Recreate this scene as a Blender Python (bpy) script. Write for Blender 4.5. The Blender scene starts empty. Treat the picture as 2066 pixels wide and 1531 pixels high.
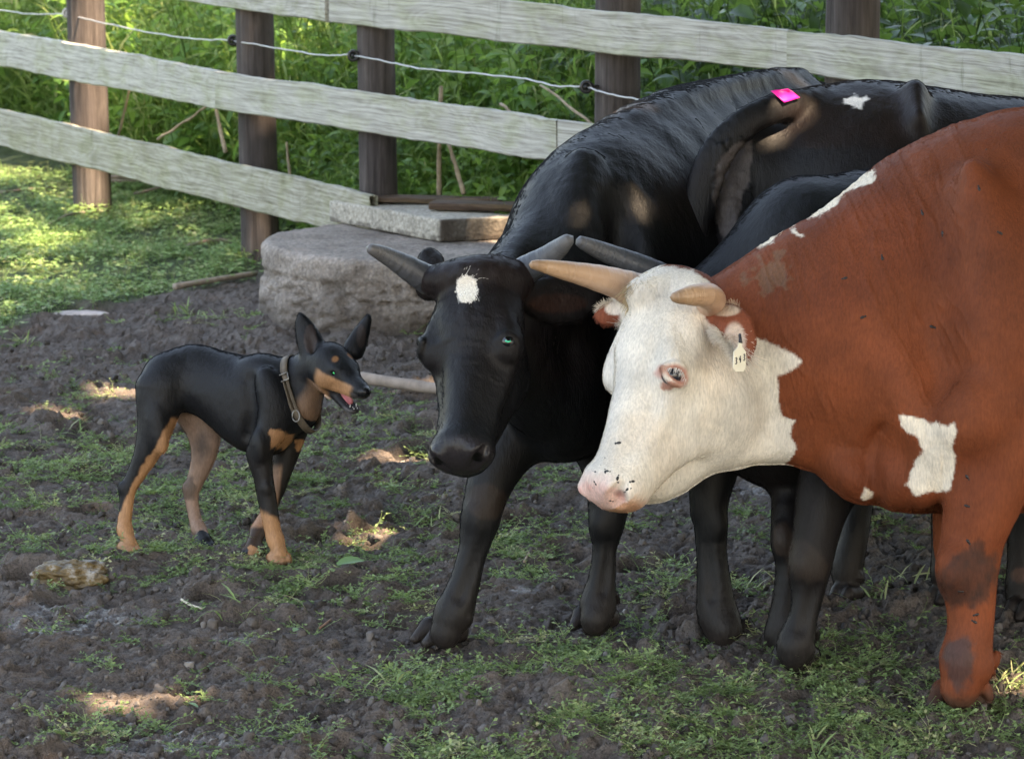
import bpy, bmesh, math, random
import numpy as np
from mathutils import Vector, Matrix

# ------------------------------------------------------------------ scene, camera, light
SC = bpy.context.scene
COL = SC.collection
FPX, CX, CY, HOR, EYE = 7000.0, 1033.0, 765.5, -400.0, 1.85   # lens and horizon of the photograph, eye height
PITCH = math.atan((CY - HOR) / FPX)

cam_d = bpy.data.cameras.new('camera')
cam = bpy.data.objects.new('camera', cam_d); COL.objects.link(cam)
cam_d.sensor_width = 36.0
cam_d.lens = 36.0 * FPX / 2066.0
cam_d.clip_start = 0.1; cam_d.clip_end = 500.0
cam.location = (0, 0, EYE)
cam.rotation_euler = (math.pi / 2 - PITCH, 0, 0)
cam_d.dof.use_dof = True
cam_d.dof.focus_distance = 7.6
cam_d.dof.aperture_fstop = 13.0
SC.camera = cam

SUN_EL, SUN_AZ = math.radians(56), math.radians(138)      # azimuth clockwise from +Y (north)
SUN_DIR = np.array([math.sin(SUN_AZ) * math.cos(SUN_EL), math.cos(SUN_AZ) * math.cos(SUN_EL), math.sin(SUN_EL)])
w = bpy.data.worlds.new('World'); SC.world = w; w.use_nodes = True
nt = w.node_tree; nt.nodes.clear()
sky = nt.nodes.new('ShaderNodeTexSky'); sky.sky_type = 'NISHITA'; sky.sun_disc = False
sky.sun_elevation = SUN_EL; sky.sun_rotation = SUN_AZ; sky.dust_density = 3.0; sky.air_density = 1.2
bg = nt.nodes.new('ShaderNodeBackground'); bg.inputs[1].default_value = 0.15
wo = nt.nodes.new('ShaderNodeOutputWorld')
nt.links.new(sky.outputs[0], bg.inputs[0]); nt.links.new(bg.outputs[0], wo.inputs[0])
sl = bpy.data.lights.new('sun', 'SUN'); sl.energy = 5.0; sl.angle = math.radians(0.53); sl.color = (1.0, 0.84, 0.66)
so = bpy.data.objects.new('sun', sl); COL.objects.link(so)
so.rotation_euler = Vector(SUN_DIR.tolist()).to_track_quat('Z', 'Y').to_euler()
vs = SC.view_settings
vs.view_transform = 'Standard'; vs.look = 'None'; vs.gamma = 1.0; vs.exposure = 2.6
vs.use_white_balance = True; vs.white_balance_temperature = 8000; vs.white_balance_tint = 13
SC.render.engine = 'CYCLES'
SC.cycles.max_bounces = 5; SC.cycles.diffuse_bounces = 3; SC.cycles.glossy_bounces = 2
SC.cycles.transparent_max_bounces = 6; SC.cycles.transmission_bounces = 3
SC.cycles.use_denoising = True
SC.cycles.caustics_reflective = False; SC.cycles.caustics_refractive = False

# ------------------------------------------------------------------ picture <-> place
cp, sp = math.cos(PITCH), math.sin(PITCH)
AX = np.array([1.0, 0, 0])                 # camera right
AU = np.array([0, sp, cp])                 # camera up
AD = np.array([0, cp, -sp])                # viewing direction
CAM = np.array([0, 0, EYE])
def W(px, py, d):
    return CAM + d * (AD + (px - CX) / FPX * AX - (py - CY) / FPX * AU)
def G(px, py, z=0.0):
    r = AD + (px - CX) / FPX * AX - (py - CY) / FPX * AU
    return CAM + (z - EYE) / r[2] * r
def depth_at(py, z=0.0):
    r = AD - (py - CY) / FPX * AU
    return (z - EYE) / r[2]
def project(P):
    q = P - CAM
    d = q @ AD
    return CX + FPX * (q @ AX) / d, CY - FPX * (q @ AU) / d, d

# ------------------------------------------------------------------ noise
_T = np.random.RandomState(1234).randint(0, 4096, 4096 * 2).astype(np.int32); _G = (np.random.RandomState(99).rand(4096).astype(np.float32)) * 2 - 1
def vnoise(p, seed=0):
    """smooth value noise, p (N,3) -> (N,) in -1..1"""
    p = np.asarray(p, np.float64); f = np.floor(p); t = (p - f).astype(np.float32); i = (f.astype(np.int64) & 4095).astype(np.int32)
    t = t * t * t * (t * (t * 6 - 15) + 10); sd = (seed * 131) & 4095; r = 0
    x0 = _T[(i[:, 0] + sd) & 4095]; x1 = _T[(i[:, 0] + 1 + sd) & 4095]
    for wx, hx in ((1 - t[:, 0], x0), (t[:, 0], x1)):
        for dy in (0, 1):
            wy = wx * (t[:, 1] if dy else 1 - t[:, 1]); hy = _T[hx + ((i[:, 1] + dy) & 4095)]
            for dz in (0, 1):
                r = r + wy * (t[:, 2] if dz else 1 - t[:, 2]) * _G[_T[hy + ((i[:, 2] + dz) & 4095)]]
    return r
def fbm(p, oct=4, seed=0, gain=0.5, lac=2.03):
    a, s, r = 1.0, 0.0, 0.0
    p = np.asarray(p, float)
    for o in range(oct):
        r = r + a * vnoise(p, seed + o * 17); s += a
        a *= gain; p = p * lac + 11.3
    return r / s
def smooth(a, b, x):
    t = np.clip((x - a) / (b - a), 0, 1); return t * t * (3 - 2 * t)

# ------------------------------------------------------------------ objects
def link(o, parent=None):
    COL.objects.link(o)
    if parent is not None: o.parent = parent
    return o
def tag(o, label=None, cat=None, group=None, kind=None):
    if label: o['label'] = label
    if cat: o['category'] = cat
    if group: o['group'] = group
    if kind: o['kind'] = kind
    return o
def thing(name, label, cat, loc=(0, 0, 0), group=None):
    o = bpy.data.objects.new(name, None); COL.objects.link(o)
    o.location = [float(v) for v in loc]; o.empty_display_size = 0.1
    return tag(o, label, cat, group)
def mesh_np(name, V, F, mat=None, parent=None, smooth_=True, attrs=None, mats=None, midx=None, loc=None):
    """V (N,3) world coordinates, F (M,k) -> object; k 3 or 4"""
    V = np.asarray(V, np.float32); F = np.asarray(F, np.int32)
    base = np.zeros(3)
    if parent is not None: base = np.array(parent_origin(parent))
    own = np.array(loc if loc is not None else base, float)
    me = bpy.data.meshes.new(name)
    me.vertices.add(len(V)); me.vertices.foreach_set('co', (V - own.astype(np.float32)).ravel())
    k = F.shape[1]
    me.loops.add(F.size); me.loops.foreach_set('vertex_index', F.ravel())
    me.polygons.add(len(F))
    me.polygons.foreach_set('loop_start', np.arange(0, F.size, k, dtype=np.int32))
    me.polygons.foreach_set('loop_total', np.full(len(F), k, np.int32))
    if midx is not None: me.polygons.foreach_set('material_index', np.asarray(midx, np.int32))
    me.update(calc_edges=True); me.validate()
    me.polygons.foreach_set('use_smooth', np.full(len(me.polygons), smooth_))
    for nme, A in (attrs or {}).items():
        A = np.asarray(A, np.float32)
        if A.ndim == 1:
            at = me.attributes.new(nme, 'FLOAT', 'POINT'); at.data.foreach_set('value', A)
        else:
            at = me.attributes.new(nme, 'FLOAT_COLOR', 'POINT')
            if A.shape[1] == 3: A = np.hstack([A, np.ones((len(A), 1), np.float32)])
            at.data.foreach_set('color', A.ravel())
    for m in (mats or ([mat] if mat else [])): me.materials.append(m)
    o = bpy.data.objects.new(name, me); link(o, parent)
    o.location = (own - base).tolist()
    return o
def parent_origin(p):
    v = Vector((0, 0, 0))
    while p is not None: v = v + p.location; p = p.parent
    return v
class MB:
    """collects pieces (verts, quads/tris) into one mesh"""
    def __init__(s): s.V, s.F, s.n, s.A = [], [], 0, []
    def add(s, V, F, a=0.0):
        V = np.asarray(V, float); s.V.append(V)
        for f in F: s.F.append([i + s.n for i in f])
        s.A.append(np.full(len(V), a)); s.n += len(V)
    def build(s, name, mat, parent=None, smooth_=True, loc=None, bevel=0):
        base = np.array(parent_origin(parent)) if parent is not None else np.zeros(3)
        own = np.array(loc if loc is not None else base, float)
        me = bpy.data.meshes.new(name)
        V = np.vstack(s.V) - own
        me.from_pydata(V.tolist(), [], s.F); me.update()
        me.polygons.foreach_set('use_smooth', np.full(len(me.polygons), smooth_))
        at = me.attributes.new('rnd', 'FLOAT', 'POINT'); at.data.foreach_set('value', np.concatenate(s.A).astype(np.float32))
        if mat: me.materials.append(mat)
        o = bpy.data.objects.new(name, me); link(o, parent); o.location = (own - base).tolist()
        if bevel:
            b = o.modifiers.new('bevel', 'BEVEL'); b.width = bevel; b.segments = 2; b.limit_method = 'ANGLE'
        return o
def tube_geo(P, R, n=12, up=(0, 0, 1), caps=True, flat=1.0):
    P = np.asarray(P, float); R = np.broadcast_to(np.asarray(R, float), (len(P),))
    T = np.gradient(P, axis=0); T /= np.linalg.norm(T, axis=1)[:, None] + 1e-12
    V = []
    x = np.cross(T[0], up)
    if np.linalg.norm(x) < 1e-3: x = np.cross(T[0], (1, 0, 0))
    for i in range(len(P)):
        x = x - T[i] * (x @ T[i]); x /= np.linalg.norm(x); y = np.cross(T[i], x)
        for k in range(n):
            a = 2 * math.pi * k / n
            V.append(P[i] + R[i] * (math.cos(a) * x + flat * math.sin(a) * y))
    F = [[i * n + k, i * n + (k + 1) % n, (i + 1) * n + (k + 1) % n, (i + 1) * n + k] for i in range(len(P) - 1) for k in range(n)]
    if caps:
        F.append(list(range(n))[::-1]); F.append([(len(P) - 1) * n + k for k in range(n)])
    return np.array(V), F
def box_geo(c, ax, ay, az, hx, hy, hz):
    c = np.asarray(c, float)
    V = [c + sx * hx * ax + sy * hy * ay + sz * hz * az for sz in (-1, 1) for sy in (-1, 1) for sx in (-1, 1)]
    F = [[0, 2, 3, 1], [4, 5, 7, 6], [0, 1, 5, 4], [2, 6, 7, 3], [0, 4, 6, 2], [1, 3, 7, 5]]
    return np.array(V), F
def catmull(P, m=8):
    P = np.asarray(P, float); Q = np.vstack([2 * P[0] - P[1], P, 2 * P[-1] - P[-2]]); out = []
    for i in range(1, len(Q) - 2):
        for t in np.linspace(0, 1, m, endpoint=False):
            a, b, c, d = Q[i - 1], Q[i], Q[i + 1], Q[i + 2]
            out.append(.5 * ((2 * b) + (-a + c) * t + (2 * a - 5 * b + 4 * c - d) * t * t + (-a + 3 * b - 3 * c + d) * t ** 3))
    out.append(P[-1]); return np.array(out)

# ------------------------------------------------------------------ implicit bodies: smooth unions of tapered elliptic segments
class Body:
    def __init__(s, vox): s.vox, s.pr = vox, []
    def seg(s, a, b, ra, rb, u, k=.02, op=1, rt=None):
        """tapered elliptic segment a->b; ra=(r_w, r_u) at a, rb at b; u = the side axis"""
        s.pr.append((np.asarray(a, float), np.asarray(b, float), ra, rb, np.asarray(u, float), k, op, rt))
    def chain(s, segs, k, op):
        """segs: list of (a, b, ra, rb, u); joined hard to each other, smoothly to the body"""
        s.pr.append(([(np.asarray(a, float), np.asarray(b, float), ra, rb, np.asarray(u, float), .004, 1, None) for a, b, ra, rb, u in segs], k, op))
    @staticmethod
    def box(pr):
        if isinstance(pr[0], list):
            lo = np.full(3, 1e9); hi = -lo
            for q in pr[0]:
                l, h = Body.box(q); lo = np.minimum(lo, l); hi = np.maximum(hi, h)
            return lo, hi
        a, b, ra, rb, u, k, op, rt = pr
        m = max(max(ra), max(rb), (rt[0] if isinstance(rt, tuple) else (rt or 0)))
        return np.minimum(a, b) - m, np.maximum(a, b) + m
    def _d(s, P, pr):
        if isinstance(pr[0], list):
            D = np.full(len(P), .12, P.dtype); k = pr[1]
            for q in pr[0]:
                l, h = Body.box(q); i = np.nonzero(((P > l - k - .02) & (P < h + k + .02)).all(1))[0]
                if len(i): 
                    d = s._d(P[i], q); e = D[i]; kk = .006
                    hh = np.clip(.5 + .5 * (e - d) / kk, 0, 1); D[i] = e * (1 - hh) + d * hh - kk * hh * (1 - hh)
            return D
        a, b, ra, rb, u, k, op, rt = pr
        ab = b - a; L = np.linalg.norm(ab)
        if L < 1e-6:
            t = np.zeros(P.shape[0], np.float32); v = P - a; T = None
            u = u / np.linalg.norm(u)
            tmp = np.array([0, 0, 1.0]) if not isinstance(rt, tuple) else np.asarray(rt[1])
            T = tmp - u * (tmp @ u); T /= np.linalg.norm(T)
        else:
            T = ab / L
            v = P - a; t = np.clip(v @ T / L, 0, 1); v = v - t[:, None] * ab
            u = u - T * (u @ T); n = np.linalg.norm(u)
            u = u / n if n > 1e-6 else np.cross(T, [0.3, 0.5, 0.8])
            u /= np.linalg.norm(u)
        w = np.cross(T, u)
        rw = ra[0] + (rb[0] - ra[0]) * t; ru = ra[1] + (rb[1] - ra[1]) * t
        rtt = np.sqrt(rw * ru) if rt is None else (rt[0] if isinstance(rt, tuple) else rt)
        vw, vu, vt = v @ w, v @ u, v @ T
        k0 = np.sqrt((vw / rw) ** 2 + (vu / ru) ** 2 + (vt / rtt) ** 2) + 1e-9
        k1 = np.sqrt((vw / rw ** 2) ** 2 + (vu / ru ** 2) ** 2 + (vt / rtt ** 2) ** 2) + 1e-9
        return k0 * (k0 - 1) / k1
    def mesh(s, relax=2, sub=1):
        vox = s.vox
        lo = np.full(3, 1e9); hi = -lo
        for pr in s.pr:
            if (pr[2] if isinstance(pr[0], list) else pr[6]) < 0: continue
            l, h = Body.box(pr); lo = np.minimum(lo, l); hi = np.maximum(hi, h)
        lo -= vox * 6; hi += vox * 6
        n = np.ceil((hi - lo) / vox).astype(int) + 1
        D = np.full(n, 0.12, np.float32)
        ax = [lo[i] + vox * np.arange(n[i]) for i in range(3)]
        for pr in s.pr:
            k, op = (pr[1], pr[2]) if isinstance(pr[0], list) else (pr[5], pr[6]); l, h_ = Body.box(pr); m = k + .02
            i0 = np.maximum(((l - m - lo) / vox).astype(int), 0)
            i1 = np.minimum(((h_ + m - lo) / vox).astype(int) + 2, n)
            X, Y, Z = np.meshgrid(ax[0][i0[0]:i1[0]], ax[1][i0[1]:i1[1]], ax[2][i0[2]:i1[2]], indexing='ij')
            P = np.stack([X.ravel(), Y.ravel(), Z.ravel()], 1).astype(np.float32)
            d = s._d(P, pr).astype(np.float32).reshape(X.shape)
            sl = (slice(i0[0], i1[0]), slice(i0[1], i1[1]), slice(i0[2], i1[2]))
            e = D[sl]
            if op > 0:
                h = np.clip(.5 + .5 * (e - d) / k, 0, 1); D[sl] = e * (1 - h) + d * h - k * h * (1 - h)
            else:
                h = np.clip(.5 + .5 * (e + d) / k, 0, 1) if False else np.clip(.5 - .5 * (e + d) / k, 0, 1)
                D[sl] = e * (1 - h) - d * h + k * h * (1 - h)
        import openvdb
        g = openvdb.FloatGrid(0.12); g.copyFromArray(D, tolerance=0.0)
        V, Q = g.convertToQuads(0.0)
        V = V.astype(np.float64) * vox + lo; Q = Q.astype(np.int64)[:, ::-1]
        for it in range(sub):
            V, Q = subdivide(V, Q)
        V = relax_v(V, Q, relax)
        V = s.project(V, 1)
        return V, Q
    def eval(s, P):
        D = np.full(len(P), .12)
        for pr in s.pr:
            k, op = (pr[1], pr[2]) if isinstance(pr[0], list) else (pr[5], pr[6]); l, h_ = Body.box(pr); m = k + .02
            q = np.nonzero(((P > l - m) & (P < h_ + m)).all(1))[0]
            if len(q) == 0: continue
            d = s._d(P[q], pr); e = D[q]
            if op > 0:
                h = np.clip(.5 + .5 * (e - d) / k, 0, 1); D[q] = e * (1 - h) + d * h - k * h * (1 - h)
            else:
                h = np.clip(.5 - .5 * (e + d) / k, 0, 1); D[q] = e * (1 - h) - d * h + k * h * (1 - h)
        return D
    def project(s, V, n=1):
        e = .0015
        for _ in range(n):
            K = [np.array(v, float) * e for v in ((1, -1, -1), (-1, -1, 1), (-1, 1, -1), (1, 1, 1))]
            F = [s.eval(V + k) for k in K]
            g = sum(f[:, None] * k[None] for f, k in zip(F, K)) / (4 * e * e)
            d = sum(F) / 4
            gn = np.maximum((g * g).sum(1), .25)
            st = -(d / gn)[:, None] * g
            L = np.linalg.norm(st, axis=1)[:, None]; V = V + st * np.minimum(1, s.vox * .7 / (L + 1e-9))
        return V
def relax_v(V, Q, n, f=.6):
    for _ in range(n):
        A = np.zeros_like(V); c = np.zeros(len(V))
        for i in range(4):
            j = (i + 1) % 4
            for x in range(3):
                A[:, x] += np.bincount(Q[:, i], V[Q[:, j], x], len(V)) + np.bincount(Q[:, j], V[Q[:, i], x], len(V))
            c += np.bincount(Q[:, i], minlength=len(V)) + np.bincount(Q[:, j], minlength=len(V))
        V = V * (1 - f) + f * A / np.maximum(c, 1)[:, None]
    return V
def subdivide(V, Q):
    E = np.concatenate([Q[:, [i, (i + 1) % 4]] for i in range(4)]); E.sort(axis=1)
    key = E[:, 0] * len(V) + E[:, 1]; uk, inv = np.unique(key, return_inverse=True)
    em = (V[uk // len(V)] + V[uk % len(V)]) / 2; fc = V[Q].mean(1)
    n, m = len(V), len(Q); e = inv.reshape(4, m) + n; f = np.arange(m) + n + len(em)
    V2 = np.vstack([V, em, fc])
    Q2 = np.concatenate([np.stack([Q[:, i], e[i], f, e[(i + 3) % 4]], 1) for i in range(4)])
    return V2, Q2
def vnormals(V, Q):
    n = np.cross(V[Q[:, 2]] - V[Q[:, 0]], V[Q[:, 3]] - V[Q[:, 1]]) if Q.shape[1] == 4 else np.cross(V[Q[:, 1]] - V[Q[:, 0]], V[Q[:, 2]] - V[Q[:, 0]])
    N = np.zeros_like(V)
    for i in range(Q.shape[1]):
        for x in range(3): N[:, x] += np.bincount(Q[:, i], n[:, x], len(V))
    return N / (np.linalg.norm(N, axis=1)[:, None] + 1e-12)

def resample(nd_):
    nd_ = np.array(nd_, float)
    if len(nd_) < 3: return nd_
    o = catmull(nd_, 4); o[:, 3:] = np.maximum(o[:, 3:], np.minimum.reduce(nd_[:, 3:]) * .8); return o
class PixFrame:
    """authoring frame square to the picture: (px, py, metres behind the base depth), radii in photo pixels"""
    def __init__(s, body, d0): s.b, s.d0, s.s = body, d0, d0 / FPX
    def pt(s, p): return W(p[0], p[1], s.d0 + (p[2] if len(p) > 2 else 0))
    def chain(s, nodes, k=.03, op=1, m=1):
        """node = (px, py, dz, r, [depth radius in px])"""
        nd_ = resample([(a[0], a[1], a[2], a[3], a[4] if len(a) > 4 else a[3]) for a in nodes]); sg = []
        for i in range(len(nd_) - 1):
            a, b = nd_[i], nd_[i + 1]; qa, qb = (s.d0 + a[2]) / FPX, (s.d0 + b[2]) / FPX
            sg.append((s.pt(a), s.pt(b), (a[3] * qa, a[4] * qa), (b[3] * qb, b[4] * qb), AD))
        s.b.chain(sg, k, op)
    def ell(s, c, rx, ry, rd, ang=0, k=.03, op=1):
        """ellipsoid; rx, ry in px turned by ang degrees (anticlockwise in the picture), rd px in depth"""
        a = math.radians(ang); t = math.cos(a) * AX + math.sin(a) * AU
        p = s.pt(c); q = (s.d0 + c[2]) / FPX; s.b.seg(p, p, (ry * q, rd * q), (ry * q, rd * q), AD, k, op, (rx * q, t))
class Frame:
    """authoring frame of a head or limb in metres; columns of R are its axes"""
    def __init__(s, body, o, R, sc=1.0): s.b, s.o, s.R, s.s = body, np.asarray(o, float), np.asarray(R, float), sc
    def pt(s, p): return s.o + s.R @ (np.asarray(p, float) * s.s)
    def inv(s, P): return ((P - s.o) @ s.R) / s.s
    def chain(s, nodes, k=.02, op=1, u=(1, 0, 0)):
        U = s.R @ np.asarray(u, float)
        nd_ = resample([tuple(a[:3]) + (a[3], a[4] if len(a) > 4 else a[3]) for a in nodes]) ; sg = []
        for i in range(len(nd_) - 1):
            a, b = nd_[i], nd_[i + 1]
            sg.append((s.pt(a[:3]), s.pt(b[:3]), (a[3] * s.s, a[4] * s.s), (b[3] * s.s, b[4] * s.s), U))
        s.b.chain(sg, k * s.s, op)
    def ell(s, c, r, k=.02, op=1, rot=None):
        """ellipsoid radii r=(x,y,z) in the frame, optional 3x3 rot in the frame"""
        R = s.R if rot is None else s.R @ rot
        p = s.pt(c); q = (r[2] * s.s, r[0] * s.s)
        s.b.seg(p, p, q, q, R[:, 0], k * s.s, op, (r[1] * s.s, R[:, 1]))
def rotm(ax, deg):
    return np.array(Matrix.Rotation(math.radians(deg), 3, ax))
def in_poly(px, py, poly):
    """signed soft-less point in polygon test"""
    ins = np.zeros(len(px), bool); n = len(poly)
    for i in range(n):
        x0, y0 = poly[i]; x1, y1 = poly[(i + 1) % n]
        c = ((y0 > py) != (y1 > py)) & (px < (x1 - x0) * (py - y0) / (y1 - y0 + 1e-9) + x0)
        ins ^= c
    return ins

def sample_surf(V, Q, N, n, R, wt=None):
    """n random points on the faces (optionally weighted per vertex) -> positions, normals, nearest vertex index"""
    T = np.concatenate([Q[:, [0, 1, 2]], Q[:, [0, 2, 3]]]) if Q.shape[1] == 4 else Q
    A = np.linalg.norm(np.cross(V[T[:, 1]] - V[T[:, 0]], V[T[:, 2]] - V[T[:, 0]]), axis=1)
    if wt is not None: A = A * wt[T].mean(1)
    c = np.cumsum(A); t = np.searchsorted(c, R.rand(n) * c[-1]); t = np.minimum(t, len(T) - 1)
    a, b = R.rand(n), R.rand(n); f = a + b > 1; a[f], b[f] = 1 - a[f], 1 - b[f]
    t = T[t]; P = V[t[:, 0]] * (1 - a - b)[:, None] + V[t[:, 1]] * a[:, None] + V[t[:, 2]] * b[:, None]
    Nn = N[t[:, 0]] * (1 - a - b)[:, None] + N[t[:, 1]] * a[:, None] + N[t[:, 2]] * b[:, None]
    return P, Nn / (np.linalg.norm(Nn, axis=1)[:, None] + 1e-9), t[:, 0]
def fur(name, P, N, flow, L, C, mat, parent, R, rad=.00045, lift=.35, curl=.25, pts=4):
    """short coat hairs as one hair-curves object; L length and C colour per hair"""
    n = len(P); T = flow - (flow * N).sum(1)[:, None] * N; T /= np.linalg.norm(T, axis=1)[:, None] + 1e-9
    B = np.cross(N, T); j = R.normal(0, curl, n)[:, None]; T = T + B * j
    T /= np.linalg.norm(T, axis=1)[:, None]
    L = np.broadcast_to(L, (n,))[:, None]
    t = np.linspace(0, 1, pts)
    X = P[:, None, :] - N[:, None, :] * .001 + (t[None, :, None] * L[:, None, :]) * T[:, None, :] + ((t - .45 * t * t)[None, :, None] * L[:, None, :] * lift * R.uniform(.5, 1.5, n)[:, None, None]) * N[:, None, :]
    base = np.array(parent_origin(parent)) if parent is not None else np.zeros(3)
    hc = bpy.data.hair_curves.new(name); hc.add_curves([pts] * n)
    hc.attributes['position'].data.foreach_set('vector', (X - base).astype(np.float32).ravel())
    ra = hc.attributes.get('radius') or hc.attributes.new('radius', 'FLOAT', 'POINT')
    ra.data.foreach_set('value', np.tile(np.linspace(1, .25, pts) * rad, n).astype(np.float32))
    ca = hc.attributes.new('Col', 'FLOAT_COLOR', 'CURVE'); ca.data.foreach_set('color', np.hstack([C, np.ones((n, 1))]).astype(np.float32).ravel())
    hc.materials.append(mat); o = bpy.data.objects.new(name, hc); link(o, parent); return o

# ------------------------------------------------------------------ material helpers
def new_mat(name):
    m = bpy.data.materials.new(name); m.use_nodes = True
    nt = m.node_tree; nt.nodes.clear()
    out = nt.nodes.new('ShaderNodeOutputMaterial'); b = nt.nodes.new('ShaderNodeBsdfPrincipled')
    nt.links.new(b.outputs[0], out.inputs[0])
    return m, nt, b
def nd(nt, typ, **kw):
    n = nt.nodes.new(typ)
    for k, v in kw.items():
        if k.startswith('i_'):
            key = k[2:]
            key = int(key) if key.isdigit() else key.replace('_', ' ')
            n.inputs[key].default_value = v
        else: setattr(n, k, v)
    return n
def lk(nt, a, b): nt.links.new(a, b)
def ramp(nt, src, stops, interp='LINEAR'):
    r = nt.nodes.new('ShaderNodeValToRGB'); r.color_ramp.interpolation = interp
    while len(r.color_ramp.elements) > 1: r.color_ramp.elements.remove(r.color_ramp.elements[-1])
    for i, (p, c) in enumerate(stops):
        e = r.color_ramp.elements[0] if i == 0 else r.color_ramp.elements.new(p)
        e.position = p; e.color = (*c, 1) if len(c) == 3 else c
    nt.links.new(src, r.inputs[0]); return r
def noise_n(nt, scale, detail=4, rough=.6, vec=None, dist=0.0):
    n = nd(nt, 'ShaderNodeTexNoise'); n.inputs['Scale'].default_value = scale; n.inputs['Detail'].default_value = detail
    n.inputs['Roughness'].default_value = rough; n.inputs['Distortion'].default_value = dist
    if vec is not None: nt.links.new(vec, n.inputs['Vector'])
    return n
def bump_n(nt, b, h, strength, dist=.01, prev=None):
    u = nd(nt, 'ShaderNodeBump'); u.inputs['Strength'].default_value = strength; u.inputs['Distance'].default_value = dist
    nt.links.new(h, u.inputs['Height'])
    if prev: nt.links.new(prev.outputs[0], u.inputs['Normal'])
    nt.links.new(u.outputs[0], b.inputs['Normal']); return u
def mixc(nt, f, a, b, mode='MIX'):
    m = nd(nt, 'ShaderNodeMix', data_type='RGBA', blend_type=mode)
    for s, v in ((0, f), (6, a), (7, b)):
        if hasattr(v, 'is_linked') or hasattr(v, 'links'): nt.links.new(v, m.inputs[s])
        else: m.inputs[s].default_value = v if s == 0 else ((*v, 1) if len(v) == 3 else v)
    return m.outputs[2]
def obj_coord(nt, scale=(1, 1, 1), kind='Object'):
    tc = nd(nt, 'ShaderNodeTexCoord'); mp = nd(nt, 'ShaderNodeMapping'); mp.inputs['Scale'].default_value = scale
    nt.links.new(tc.outputs[kind], mp.inputs[0]); return mp.outputs[0]
def rs(seed): return np.random.RandomState(seed)
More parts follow.
